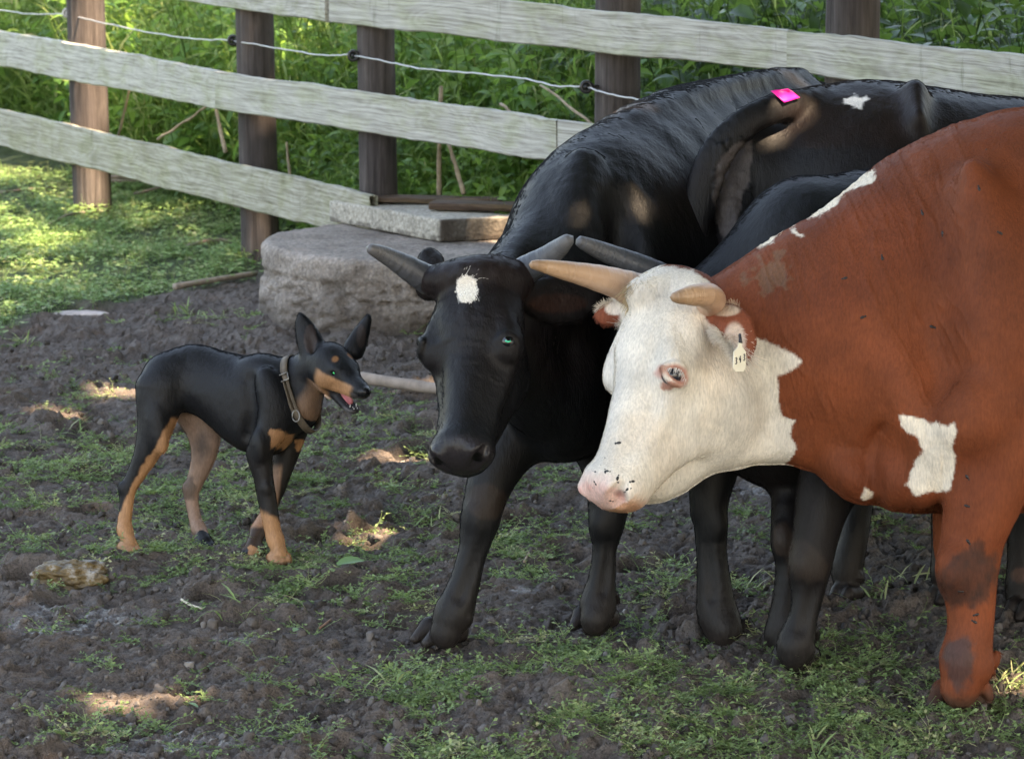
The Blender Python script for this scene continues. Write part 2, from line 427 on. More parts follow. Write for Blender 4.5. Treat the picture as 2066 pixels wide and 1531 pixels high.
# ------------------------------------------------------------------ ground
def seg_y(px, pts):
    xs = [p[0] for p in pts]; ys = [p[1] for p in pts]
    return np.interp(px, xs, ys)
LAWN_EDGE = [(-400, 760), (0, 668), (70, 640), (200, 618), (350, 572), (450, 556), (540, 530), (700, 470), (1100, 430), (2400, 330)]
def lawn_mask(X, Y):
    P = np.stack([X, Y, np.zeros_like(X)], -1).reshape(-1, 3)
    P[:, 1] = np.maximum(P[:, 1], 1.0)
    px, py, d = project(P)
    n = fbm(P * 3.1, 3, 5)
    m = smooth(-14, 14, seg_y(px, LAWN_EDGE) - py + 26 * n)
    return m.reshape(X.shape)
def build_ground():
    y = [-8, -4, -1, 1, 3, 4.2, 5.0, 5.5, 5.8, 6.0, 6.1]
    while y[-1] < 9.6: y.append(y[-1] + .0072)
    st = .0078
    while y[-1] < 19: y.append(y[-1] + st); st = min(st * 1.006, .05)
    while y[-1] < 400: st *= 1.25; y.append(y[-1] + st)
    x = list(np.arange(0, 1.85, .0072)); st = .0075
    while x[-1] < 4.5: x.append(x[-1] + st); st = min(st * 1.03, .06)
    while x[-1] < 300: st *= 1.3; x.append(x[-1] + st)
    x = np.array([-v for v in x[:0:-1]] + x); y = np.array(y)
    X, Y = np.meshgrid(x, y)
    P = np.stack([X, Y, np.zeros_like(X)], -1).reshape(-1, 3)
    lawn = lawn_mask(X, Y)
    far = smooth(19, 30, np.hypot(X, Y - 8))
    m = (fbm(P * 1.7, 3, 1) * .026 + fbm(P * 7, 4, 2) * .028).reshape(X.shape)
    r1 = 1 - np.abs(fbm(P * 16 + fbm(P * 9, 2, 8)[:, None] * .7, 4, 3, .6)).reshape(X.shape) * 2.4
    clod = np.zeros_like(X); NZ = fbm(P * 48, 3, 77, .7).reshape(X.shape)
    R = rs(4)
    # rounded clods pushed up by hooves
    i0, i1 = np.searchsorted(y, 6.1), np.searchsorted(y, 13.5)
    for k in range(20000):
        cx = R.uniform(-1.9, 1.9); cy = 6.1 + 7.4 * R.rand() ** 1.5
        r = min(.007 + R.exponential(.0075), .034)
        if r > .02 and R.rand() < .35: r *= .6
        h = r * R.uniform(.45, .95); an = R.uniform(.6, 1.5); th = R.uniform(0, math.pi)
        q = r * 1.5
        a0, a1 = np.searchsorted(x, cx - q), np.searchsorted(x, cx + q); b0, b1 = np.searchsorted(y, cy - q), np.searchsorted(y, cy + q)
        if a1 <= a0 or b1 <= b0: continue
        dx = X[b0:b1, a0:a1] - cx; dy = Y[b0:b1, a0:a1] - cy
        u = (dx * math.cos(th) + dy * math.sin(th)) * an; v = (-dx * math.sin(th) + dy * math.cos(th)) / an
        nn_ = NZ[b0:b1, a0:a1]
        e = h * np.clip(1.15 - (np.abs(u) / r) ** 1.7 - (np.abs(v) / r) ** 1.7 + .85 * nn_, 0, 1) ** .75 * (.75 + .6 * nn_); e = np.minimum(e, .9 * h)
        S = clod[b0:b1, a0:a1]; np.maximum(S, e + S * .25, out=S)
    # hoof holes
    for k in range(220):
        cx = R.uniform(-1.9, 1.9); cy = R.uniform(6.2, 11.5); r = R.uniform(.035, .07)
        a0, a1 = np.searchsorted(x, cx - 2 * r), np.searchsorted(x, cx + 2 * r); b0, b1 = np.searchsorted(y, cy - 2 * r), np.searchsorted(y, cy + 2 * r)
        d = np.hypot(X[b0:b1, a0:a1] - cx, Y[b0:b1, a0:a1] - cy) / r
        m[b0:b1, a0:a1] += -.035 * (1 - smooth(.5, 1.1, d)) + .012 * np.exp(-((d - 1.35) / .3) ** 2)
    rough = (1 - lawn) * (1 - far)
    near_flat = smooth(5.4, 6.1, Y)
    calm = .35 + .65 * smooth(-.25, .35, fbm(P * 1.9 + 40, 2, 9)).reshape(X.shape)
    fine = (.5 - np.abs(fbm(P * 55, 3, 12, .65))).reshape(X.shape) * .011
    Z = m + rough * near_flat * (clod * calm * 1.05 + (r1 - .45) * .011 + fine) - .012
    Z = Z * (1 - far * .7)
    # bank beyond the fence
    P2 = np.stack([X, Y, Z], -1).reshape(-1, 3)
    F = []
    ny, nx = X.shape
    idx = np.arange(nx * ny).reshape(ny, nx)
    F = np.stack([idx[:-1, :-1], idx[:-1, 1:], idx[1:, 1:], idx[1:, :-1]], -1).reshape(-1, 4)
    mat, nt, b = new_mat('soil')
    co = obj_coord(nt)
    at = nd(nt, 'ShaderNodeAttribute', attribute_name='lawn')
    n1 = noise_n(nt, 2.2, 5, .6, co); n2 = noise_n(nt, 24, 5, .65, co); n3 = noise_n(nt, 160, 4, .7, co)
    c1 = ramp(nt, n2.outputs[0], [(.25, (.052, .041, .034)), (.5, (.106, .086, .073)), (.75, (.178, .149, .130))])
    c2 = ramp(nt, n1.outputs[0], [(.35, (.085, .065, .052)), (.55, (.122, .103, .090)), (.7, (.172, .150, .134))])
    mx = mixc(nt, .5, c1.outputs[0], c2.outputs[0])
    sp = ramp(nt, n3.outputs[0], [(.30, (.55, .52, .50)), (.5, (1.4, 1.37, 1.37)), (.72, (1.9, 1.84, 1.8))])
    mud = mixc(nt, 1.0, mx, sp.outputs[0], 'MULTIPLY')
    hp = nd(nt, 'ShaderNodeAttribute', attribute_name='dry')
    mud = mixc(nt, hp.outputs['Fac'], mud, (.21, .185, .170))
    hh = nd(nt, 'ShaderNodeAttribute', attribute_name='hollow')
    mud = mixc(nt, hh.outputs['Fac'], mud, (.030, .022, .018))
    grs = ramp(nt, n2.outputs[0], [(.3, (.03, .045, .015)), (.6, (.06, .10, .025)), (.8, (.10, .09, .05))])
    colr = mixc(nt, at.outputs['Fac'], mud, grs.outputs[0])
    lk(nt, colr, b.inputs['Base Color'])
    wet = nd(nt, 'ShaderNodeAttribute', attribute_name='wet')
    rr = ramp(nt, wet.outputs['Fac'], [(0, (.82,) * 3), (1, (.07,) * 3)]); lk(nt, rr.outputs[0], b.inputs['Roughness'])
    bump_n(nt, b, n3.outputs[0], 1.0, .008, bump_n(nt, b, noise_n(nt, 62, 5, .7, co).outputs[0], 1.0, .016, bump_n(nt, b, n2.outputs[0], .6, .012)))
    px, py, d = project(np.where(P2[:, 1:2] < 1, np.array([0, 1., 0]), P2))
    wetm = np.zeros(len(P2))
    for (wx, wy, wr, wh) in ((150, 1245, 200, 45), (60, 1260, 90, 40), (480, 1290, 60, 20), (1230, 1400, 70, 20), (300, 1500, 300, 40), (1060, 1190, 60, 12), (1530, 985, 70, 25)):
        wetm = np.maximum(wetm, 1 - np.hypot((px - wx) / wr, (py - wy) / wh))
    wetm = smooth(0, .5, wetm + .35 * fbm(P * 12, 3, 31) - .1)
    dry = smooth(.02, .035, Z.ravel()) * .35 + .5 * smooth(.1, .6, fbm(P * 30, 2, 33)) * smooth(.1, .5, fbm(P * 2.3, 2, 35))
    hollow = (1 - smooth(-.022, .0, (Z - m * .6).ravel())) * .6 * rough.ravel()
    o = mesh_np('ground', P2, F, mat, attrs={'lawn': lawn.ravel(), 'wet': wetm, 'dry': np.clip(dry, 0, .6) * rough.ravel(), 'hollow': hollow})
    tag(o, kind='structure')
    return x, y, Z
GX, GY, GZ = build_ground()
def ground_z(X, Y):
    X = np.asarray(X, float); Y = np.asarray(Y, float)
    i = np.clip(np.searchsorted(GX, X) - 1, 0, len(GX) - 2); j = np.clip(np.searchsorted(GY, Y) - 1, 0, len(GY) - 2)
    tx = np.clip((X - GX[i]) / (GX[i + 1] - GX[i]), 0, 1); ty = np.clip((Y - GY[j]) / (GY[j + 1] - GY[j]), 0, 1)
    return (GZ[j, i] * (1 - tx) + GZ[j, i + 1] * tx) * (1 - ty) + (GZ[j + 1, i] * (1 - tx) + GZ[j + 1, i + 1] * tx) * ty

# ------------------------------------------------------------------ leaf and stem templates
def leaf_tpl(L, Wd, fold=.25, droop=.3, n=3):
    """a folded pointed leaf along +X; 2 strips of quads -> V,F(quads)"""
    V = []
    for i in range(n + 1):
        t = i / n; wv = Wd * .5 * (math.sin(math.pi * min(1, t * .93 + .05)) ** .8) if i < n else 0.0004
        z = -droop * L * t * t
        V += [(L * t, -wv, z + fold * wv), (L * t, 0, z), (L * t, wv, z + fold * wv)]
    F = []
    for i in range(n):
        a = i * 3
        F += [(a, a + 1, a + 4, a + 3), (a + 1, a + 2, a + 5, a + 4)]
    return np.array(V, float), np.array(F)
def strip_tpl(P, w0, w1):
    """thin crossed ribbon along the curve P (flat but turned), V,F"""
    P = np.asarray(P, float); n = len(P); T = np.gradient(P, axis=0); V = []
    for i in range(n):
        s = np.cross(T[i], (0.3, .2, 1)); s /= np.linalg.norm(s) + 1e-9
        q = np.cross(T[i], s); q /= np.linalg.norm(q) + 1e-9
        wv = w0 + (w1 - w0) * i / (n - 1)
        V += [P[i] + s * wv, P[i] - .5 * s * wv + .87 * q * wv, P[i] - .5 * s * wv - .87 * q * wv]
    F = []
    for i in range(n - 1):
        for k in range(3): F.append((i * 3 + k, i * 3 + (k + 1) % 3, (i + 1) * 3 + (k + 1) % 3, (i + 1) * 3 + k))
    return np.array(V), np.array(F)
def euler_np(rx, ry, rz):
    cx_, sx = np.cos(rx), np.sin(rx); cy_, sy = np.cos(ry), np.sin(ry); cz, sz = np.cos(rz), np.sin(rz)
    z = np.zeros_like(cx_); o = z + 1
    Rx = np.stack([o, z, z, z, cx_, -sx, z, sx, cx_], -1).reshape(-1, 3, 3)
    Ry = np.stack([cy_, z, sy, z, o, z, -sy, z, cy_], -1).reshape(-1, 3, 3)
    Rz = np.stack([cz, -sz, z, sz, cz, z, z, z, o], -1).reshape(-1, 3, 3)
    return Rz @ Ry @ Rx
class Scatter:
    def __init__(s): s.V, s.F, s.r, s.n = [], [], [], 0
    def put(s, tpl, P, Rm, sc, rnd):
        V, F = tpl[0], tpl[1]
        N = len(P)
        if N == 0: return
        W_ = np.einsum('nij,vj->nvi', Rm, V) * np.asarray(sc).reshape(-1, 1, 1) + np.asarray(P)[:, None, :]
        s.V.append(W_.reshape(-1, 3)); s.F.append((F[None] + (np.arange(N) * len(V))[:, None, None]).reshape(-1, 4) + s.n)
        extra = tpl[2] if len(tpl) > 2 else np.zeros(len(V))
        s.r.append((np.repeat(rnd, len(V)) * .999 + np.tile(extra, N)).ravel()); s.n += N * len(V)
    def build(s, name, mat, parent=None, loc=None):
        return mesh_np(name, np.vstack(s.V), np.vstack(s.F), mat, parent, True, {'rnd': np.concatenate(s.r)}, loc=loc)
def foliage_mat(name, stops, rough=.5, trans=.25, tint=(.5, .8, .15)):
    m, nt, b = new_mat(name)
    a = nd(nt, 'ShaderNodeAttribute', attribute_name='rnd')
    co = obj_coord(nt); n = noise_n(nt, 1.6, 3, .6, co)
    ad = nd(nt, 'ShaderNodeMath', operation='MULTIPLY_ADD'); lk(nt, n.outputs[0], ad.inputs[0]); ad.inputs[1].default_value = .7
    sb = nd(nt, 'ShaderNodeMath', operation='SUBTRACT'); lk(nt, a.outputs['Fac'], sb.inputs[0]); sb.inputs[1].default_value = .35
    lk(nt, sb.outputs[0], ad.inputs[2])
    r = ramp(nt, ad.outputs[0], stops); lk(nt, r.outputs[0], b.inputs['Base Color']); b.inputs['Roughness'].default_value = rough
    b.inputs['Specular IOR Level'].default_value = .35
    t = nd(nt, 'ShaderNodeBsdfTranslucent'); mc = mixc(nt, .5, r.outputs[0], tint); lk(nt, mc, t.inputs[0])
    mx = nd(nt, 'ShaderNodeMixShader'); mx.inputs[0].default_value = trans
    lk(nt, b.outputs[0], mx.inputs[1]); lk(nt, t.outputs[0], mx.inputs[2])
    out = [q for q in nt.nodes if q.type == 'OUTPUT_MATERIAL'][0]; lk(nt, mx.outputs[0], out.inputs[0])
    return m

# ------------------------------------------------------------------ short lawn at the left, by the fence
def build_lawn():
    R = rs(11); S = Scatter()
    N = 120000
    X = R.uniform(-3.4, 1.6, N); Y = R.uniform(11.0, 17.6, N)
    m = lawn_mask(X, Y); n = fbm(np.stack([X, Y, 0 * X], 1) * 5, 3, 21)
    px, py, _ = project(np.stack([X, Y, 0 * X], 1))
    n2 = fbm(np.stack([X, Y, 0 * X], 1) * 2.1, 3, 22); keep = (R.rand(N) < m * (.45 + .9 * smooth(-.5, .3, n)) * (.25 + .75 * smooth(-.28, -.02, n2))) & (px > -160) & (px < 1300) & (R.rand(N) < np.where(px > 560, .35, 1))
    X, Y = X[keep], Y[keep]; N = len(X); Z = ground_z(X, Y)
    k = R.rand(N)
    # clover leaves near the soil, at different heights
    a = k < .62
    na = a.sum(); P = np.stack([X[a], Y[a], Z[a] + R.uniform(.005, .045, na)], 1)
    tri = leaf_tpl(.014, .013, .2, .1, 2)
    for q in range(3):
        th = R.uniform(0, 6.28, na) if q == 0 else th + 2.09
        S.put(tri, P, euler_np(0 * th, R.uniform(-.5, .2, na), th), R.uniform(.7, 1.6, na), R.uniform(.2, 1, na))
    b_ = ~a; nb = b_.sum(); P = np.stack([X[b_], Y[b_], Z[b_] - .004], 1)
    bl = [strip_tpl([(0, 0, 0), (.003 * j, 0, .015), (.012 * j, 0, .035), (.026 * j, 0, .05)], .0011, .0003) for j in (.4, 1, 1.6)]
    for j, t in enumerate(bl):
        q = (np.arange(nb) % 3) == j
        S.put(t, P[q], euler_np(R.normal(0, .25, q.sum()), R.normal(0, .25, q.sum()), R.uniform(0, 6.28, q.sum())), R.uniform(.7, 1.7, q.sum()), R.uniform(.1, 1, q.sum()))
    mt = foliage_mat('clover_green', [(.1, (.12, .20, .07)), (.5, (.20, .35, .12)), (.8, (.30, .43, .17)), (1, (.42, .43, .24))], .55, .3)
    tag(S.build('grass', mt), kind='stuff')
build_lawn()

# ------------------------------------------------------------------ weeds sprouting in the trodden mud
WEED_PATCH = [(330, 960, 460, 210, 1.15), (60, 930, 150, 140, 1.1), (700, 880, 170, 90, .9), (740, 1060, 160, 60, .7), (600, 1110, 260, 60, .8), (780, 1180, 150, 70, .8), (640, 1165, 120, 40, .6), (480, 1240, 140, 50, .5),
              (1110, 960, 130, 70, .9), (1050, 1110, 120, 60, .9), (1100, 1330, 240, 60, .8), (1250, 1470, 480, 90, .9), (860, 1400, 180, 90, .95), (1420, 1390, 260, 100, .9), (1700, 1330, 240, 90, .7),
              (1720, 1450, 300, 90, .8), (2000, 1480, 120, 80, .8), (1500, 1060, 120, 40, .7), (1800, 1040, 120, 40, .6), (1750, 1230, 90, 30, .7), (1310, 1170, 100, 40, .7), (2040, 1330, 70, 90, .9), (230, 1470, 110, 25, .5), (40, 1100, 150, 70, .7), (150, 1050, 250, 60, .6),
              (1500, 1165, 50, 25, .8), (1330, 1260, 100, 50, .5), (700, 1500, 200, 30, .4), (380, 625, 60, 25, 1.4), (40, 700, 40, 15, 1.2), (480, 620, 140, 40, .35), (600, 1010, 220, 60, .6), (930, 1060, 90, 80, .4), (1220, 1060, 60, 40, .5), (1560, 1340, 90, 40, .7)]
def weed_density(px, py):
    m = np.zeros(len(px))
    for x, y, rx, ry, a in WEED_PATCH:
        m = np.maximum(m, a * np.clip(1.25 - np.hypot((px - x) / rx, (py - y) / ry), 0, 1))
    return m
def diamond(L, w_): return np.array([(0, 0, 0), (L * .5, -w_ / 2, .001), (L, 0, -.001), (L * .5, w_ / 2, .001)]), np.array([(0, 1, 2, 3)])
def build_weeds():
    R = rs(12); S = Scatter()
    tpls = []
    for v in range(14):
        q = rs(100 + v); V, F, E, n = [], [], [], 0
        for st in range(q.randint(6, 11)):
            th = q.uniform(0, 6.28); L = q.uniform(.025, .095); up = q.uniform(.15, .9); cur = q.uniform(-1.2, 1.2)
            pts = []; p = np.array([q.normal(0, .006), q.normal(0, .006), -.004]); a = th
            el = up * 1.1
            for i in range(6):
                pts.append(p.copy()); a += cur * .25; el += q.normal(-.18, .22)
                p = p + L / 5 * np.array([math.cos(a) * math.cos(el), math.sin(a) * math.cos(el), math.sin(el)])
                p[2] = max(p[2], .001 + q.uniform(0, .005))
            v_, f_ = strip_tpl(pts, .00075, .0004); V.append(v_); F.append(f_ + n); E.append(np.full(len(v_), 0.15)); n += len(v_)
            for i in range(1, 6):
                for sd in (-1, 1):
                    if q.rand() < .25: continue
                    lv, lf = diamond(q.uniform(.006, .015), q.uniform(.003, .0075))
                    M = euler_np(np.array([q.normal(0, .5)]), np.array([q.uniform(-.7, .1)]), np.array([a + sd * q.uniform(.5, 1.3)]))[0]
                    V.append(lv @ M.T + pts[i]); F.append(lf + n); E.append(np.full(len(lv), 0.0)); n += len(lv)
        tpls.append((np.vstack(V), np.vstack(F), np.concatenate(E)))
    N = 52000
    px = R.uniform(-60, 2130, N); t = R.rand(N); Y0, Y1 = 6.4, 12.6
    Y = Y0 + (Y1 - Y0) * t ** 1.4; X = (px - CX) / FPX * np.hypot(Y, EYE)
    P = np.stack([X, Y, 0 * X], 1); px, py, _ = project(P)
    n = fbm(P * 6.5, 3, 41)
    den = weed_density(px, py) ** .7 * smooth(-.3, .35, n) + .04
    keep = R.rand(N) < den * .21 * np.where(Y < 7.6, 1.0, np.clip(1.1 - (Y - 7.6) * .12, .4, 1))
    P = P[keep]; N = len(P); P[:, 2] = ground_z(P[:, 0], P[:, 1])
    print('tufts', N); sc = R.uniform(.5, 1.15, N); ty = R.randint(0, 14, N); rn = np.clip(.45 + .22 * R.randn(N) + .25 * n[keep], 0, 1)
    for v in range(14):
        q = ty == v
        S.put(tpls[v], P[q], euler_np(R.normal(0, .12, q.sum()), R.normal(0, .12, q.sum()), R.uniform(0, 6.28, q.sum())), sc[q], rn[q])
    # broad grass shoots in a few spots
    bl = leaf_tpl(.07, .006, .4, .5, 3)
    for gx, gy, k in ((310, 750, 0), (1580, 1175, 22), (225, 905, 8), (370, 625, 26), (440, 635, 10), (1770, 1215, 9), (1960, 1275, 8), (160, 860, 10), (480, 1235, 8), (1010, 945, 10), (860, 1050, 14), (1820, 1165, 12), (2040, 1370, 26), (770, 1380, 14), (1370, 1120, 10), (1510, 1180, 14), (60, 700, 9), (2010, 1395, 12), (1640, 1500, 14)):
        if not k: continue
        g = G(gx, gy); XX = g[0] + R.normal(0, .022, k); YY = g[1] + R.normal(0, .022, k)
        S.put(bl, np.stack([XX, YY, ground_z(XX, YY) - .003], 1), euler_np(R.normal(0, .3, k), R.uniform(-1.35, -.5, k), R.uniform(0, 6.28, k)), R.uniform(.5, 1.1, k), R.uniform(.7, 1, k))
    mt = foliage_mat('weed_green', [(.05, (.09, .135, .06)), (.4, (.17, .25, .105)), (.75, (.26, .37, .155)), (1.0, (.44, .43, .25))], .55, .2)
    tag(S.build('weeds', mt), kind='stuff')
build_weeds()

# ------------------------------------------------------------------ loose crumbs of soil
def build_crumbs():
    R = rs(13); S = Scatter()
    bm = bmesh.new(); bmesh.ops.create_cube(bm, size=1.0); bmesh.ops.subdivide_edges(bm, edges=bm.edges[:], cuts=2, use_grid_fill=True)
    V0 = np.array([v.co[:] for v in bm.verts]); F0 = np.array([[v.index for v in f.verts] for f in bm.faces]); bm.free()
    V0 = V0 / np.linalg.norm(V0, axis=1)[:, None] * .55 + V0 * .75
    N = 7000
    px = R.uniform(-80, 2150, N); Y = 6.3 + 5.7 * R.rand(N) ** 1.6; X = (px - CX) / FPX * np.hypot(Y, EYE)
    lw = lawn_mask(X, Y); ok = lw < .3; X, Y = X[ok], Y[ok]; N = len(X)
    sc = np.minimum(.0020 + R.exponential(.0030, N), .012)
    P = np.stack([X, Y, ground_z(X, Y) + sc * .3], 1)
    for v in range(8):
        q = np.arange(N) % 8 == v
        V = V0 * (1 + .9 * fbm(V0 * 2.3 + v * 9, 3, 60 + v, .7))[:, None] * np.array([1.2, .95, .75])
        S.put((V, F0), P[q], euler_np(*(R.uniform(0, 6.28, (3, q.sum())))), sc[q], R.rand(q.sum()))
    m, nt, b = new_mat('crumbs'); a = nd(nt, 'ShaderNodeAttribute', attribute_name='rnd')
    r = ramp(nt, a.outputs['Fac'], [(0, (.040, .034, .030)), (.5, (.090, .078, .071)), (.95, (.15, .132, .12)), (.985, (.20, .18, .16)), (1, (.34, .31, .28))]); lk(nt, r.outputs[0], b.inputs['Base Color']); b.inputs['Roughness'].default_value = .85
    bump_n(nt, b, noise_n(nt, 260, 3, .6, obj_coord(nt)).outputs[0], .6, .004)
    tag(S.build('mud_crumbs', m), kind='stuff')
build_crumbs()
# ------------------------------------------------------------------ fence
def fence_s(px): return np.interp(px, [-600, 185, 522, 762, 1243, 1700, 2066, 2700], [318, 442, 497, 531, 587, 642, 690, 770])
def Wf(px, py, off=0.0):
    Y = W(px, 200, FPX / fence_s(px))[1] + off; r = W(px, py, 1.0) - CAM; return CAM + r * (Y / r[1])
def wood_mat(name, stops, gscale=1.0, rough=.75, crack=.8):
    """grain runs along the first component of the 'gc' attribute"""
    m, nt, b = new_mat(name)
    a = nd(nt, 'ShaderNodeAttribute', attribute_name='gc')
    mp = nd(nt, 'ShaderNodeMapping'); mp.inputs['Scale'].default_value = (2.0 * gscale, 8 * gscale, 8 * gscale); lk(nt, a.outputs['Color'], mp.inputs[0])
    n0 = noise_n(nt, 1.1, 1, .5, mp.outputs[0], .35)
    # growth rings: contour lines of a smooth, stretched field -> arches and ovals
    mu = nd(nt, 'ShaderNodeMath', operation='MULTIPLY'); mu.inputs[1].default_value = 75; lk(nt, n0.outputs[0], mu.inputs[0])
    si = nd(nt, 'ShaderNodeMath', operation='SINE'); lk(nt, mu.outputs[0], si.inputs[0])
    m2 = nd(nt, 'ShaderNodeMapping'); m2.inputs['Scale'].default_value = (3, 110, 110); lk(nt, a.outputs['Color'], m2.inputs[0])
    n1 = noise_n(nt, 1.0, 4, .7, m2.outputs[0])
    m3 = nd(nt, 'ShaderNodeMapping'); m3.inputs['Scale'].default_value = (5, 9, 9); lk(nt, a.outputs['Color'], m3.inputs[0])
    n2 = noise_n(nt, 1.0, 4, .6, m3.outputs[0])
    ad = nd(nt, 'ShaderNodeMath', operation='MULTIPLY_ADD'); lk(nt, si.outputs[0], ad.inputs[0]); ad.inputs[1].default_value = .028; lk(nt, n1.outputs[0], ad.inputs[2])
    r = ramp(nt, ad.outputs[0], stops)
    al = ramp(nt, n2.outputs[0], [(.46, (1, 1, 1)), (.60, (.86, .89, .74)), (.74, (.58, .62, .45))])
    c = mixc(nt, .8, r.outputs[0], al.outputs[0], 'MULTIPLY')
    m4 = nd(nt, 'ShaderNodeMapping'); m4.inputs['Scale'].default_value = (14, 1.6, 3); lk(nt, a.outputs['Color'], m4.inputs[0])
    n4 = noise_n(nt, 1.0, 5, .75, m4.outputs[0])
    st = ramp(nt, n4.outputs[0], [(.60, (1, 1, 1)), (.70, (.42, .44, .34))])
    c = mixc(nt, .75, c, st.outputs[0], 'MULTIPLY')
    lk(nt, c, b.inputs['Base Color']); b.inputs['Roughness'].default_value = rough; b.inputs['Specular IOR Level'].default_value = .25
    bump_n(nt, b, ad.outputs[0], crack, .004)
    return m
RAIL = wood_mat('weathered_board', [(.30, (.22, .21, .18)), (.45, (.37, .36, .325)), (.56, (.48, .475, .43)), (.72, (.58, .575, .54))])
RAILB = wood_mat('mossy_board', [(.30, (.17, .16, .12)), (.45, (.29, .28, .225)), (.56, (.39, .38, .32)), (.72, (.49, .48, .43))])
def post_mat():
    m, nt, b = new_mat('old_post')
    co = obj_coord(nt, (34, 34, 1.5)); n = noise_n(nt, 1.0, 6, .75, co, .5); co2 = obj_coord(nt, (5, 5, 2.2)); n2 = noise_n(nt, 1, 4, .6, co2)
    r = ramp(nt, n.outputs[0], [(.32, (.010, .008, .008)), (.42, (.045, .038, .037)), (.58, (.085, .075, .073)), (.75, (.16, .145, .14))])
    g = ramp(nt, n2.outputs[0], [(.4, (.75, .7, .7)), (.65, (1.4, 1.35, 1.3))])
    c = mixc(nt, 1.0, r.outputs[0], g.outputs[0], 'MULTIPLY'); lk(nt, c, b.inputs['Base Color']); b.inputs['Roughness'].default_value = .85
    bump_n(nt, b, n.outputs[0], 1.0, .012); return m
POST = post_mat()
def plain(name, col, rough=.6, metal=0.0, spec=.5, ns=None, amp=.3, bump=.0):
    m, nt, b = new_mat(name)
    b.inputs['Roughness'].default_value = rough; b.inputs['Metallic'].default_value = metal; b.inputs['Specular IOR Level'].default_value = spec
    n = noise_n(nt, ns or 40, 4, .6, obj_coord(nt))
    r = ramp(nt, n.outputs[0], [(.3, tuple(v * (1 - amp) for v in col)), (.7, tuple(min(1, v * (1 + amp)) for v in col))]); lk(nt, r.outputs[0], b.inputs['Base Color'])
    if bump: bump_n(nt, b, n.outputs[0], bump, .004)
    return m
fence_o = np.array([W(522, 157, FPX / 497)[0], W(522, 157, FPX / 497)[1], 0.0])
fence = thing('wooden_fence', 'weathered board fence on round dark posts behind the animals', 'fence', fence_o)
def board(x0, t0, b0, x1, t1, b1, mat, name='rail', off=-.125, th=.036, n=60, seed=0, chip=None, label=None):
    """a sawn board between two picture columns: top and bottom edge heights at both ends"""
    R = rs(seed + 500); V, A, F = [], [], []
    P0, P1 = None, None
    a_t = W(x0, t0, FPX / fence_s(x0)); a_b = W(x0, b0, FPX / fence_s(x0)); c_t = W(x1, t1, FPX / fence_s(x1)); c_b = W(x1, b1, FPX / fence_s(x1))
    L = np.linalg.norm(c_t - a_t); nrm = np.cross(c_t - a_t, a_b - a_t); nrm /= np.linalg.norm(nrm)
    if nrm @ AD < 0: nrm = -nrm                      # points away from the camera
    prof = [(0, .03), (0, .5), (0, .97), (.006, 1.0), (th - .006, 1.0), (th, .98), (th, .02), (th - .006, 0), (.006, 0)]
    m = len(prof)
    tt = np.arange(n + 1) / n * L; o_ = 0 * tt
    E1 = .004 * vnoise(np.stack([tt * 3.1, o_ + seed, o_], 1), 7) + .0025 * vnoise(np.stack([tt * 17, o_ + seed, o_ + 4], 1), 8)
    E2 = .004 * vnoise(np.stack([tt * 2.7, o_ + seed, o_ + 9], 1), 7) + .0025 * vnoise(np.stack([tt * 15, o_ + seed, o_ + 3], 1), 8)
    for i in range(n + 1):
        t = i / n
        # keep the board straight between its ends; a little wander in the sawn edge
        px = x0 + (x1 - x0) * t
        T = Wf(px, t0 + (t1 - t0) * t); B = Wf(px, b0 + (b1 - b0) * t)
        e1, e2 = E1[i], E2[i]
        bow = .006 * math.sin(t * 5 + seed)
        for dz, h in prof:
            q = B + (T - B) * h + np.array([0, 0, e1 if h > .5 else e2]) + nrm * (off + dz + bow)
            V.append(q); A.append((t * L + seed * 3.7, h * np.linalg.norm(T - B) + seed * 1.3, dz + seed, 1))
    for i in range(n):
        for k in range(m): F.append((i * m + k, i * m + (k + 1) % m, (i + 1) * m + (k + 1) % m, (i + 1) * m + k))
    V = np.array(V); A = np.array(A); base = len(V)
    # end caps
    V = np.vstack([V, V[:m], V[-m:]]); A = np.vstack([A, A[:m] * [1, 1, 1, 1], A[m * n:m * n + m]])
    caps = [(0, 1, 7, 8), (1, 2, 6, 7), (2, 3, 5, 6), (3, 4, 5, 5)]
    F = F + [tuple(base + j for j in c[:4]) for c in ((0, 1, 7, 8), (1, 2, 6, 7), (2, 3, 4, 5))] + [tuple(base + m + j for j in c) for c in ((0, 8, 7, 1), (1, 7, 6, 2), (2, 5, 4, 3))]
    o = mesh_np(name, V, np.array(F), mat, fence, False, {'gc': A}, loc=V.mean(0))
    return o
board(375 - 1000, -120, -210 + 60, 716, -36, 48, RAIL, seed=1)
board(718, -35, 49, 1649, 66, 150, RAIL, seed=2)
board(1651, 66, 150, 2500, 152, 262, RAIL, seed=3)
board(-700, -68, -8, 489, 143, 222, RAIL, seed=4, n=90)
board(491, 146, 224, 1184, 244, 330, RAIL, seed=5, n=90)
board(1186, 245, 331, 2300, 370, 480, RAIL, seed=6)
board(-700, 52, 110, 806, 394, 486, RAILB, seed=7, n=120)
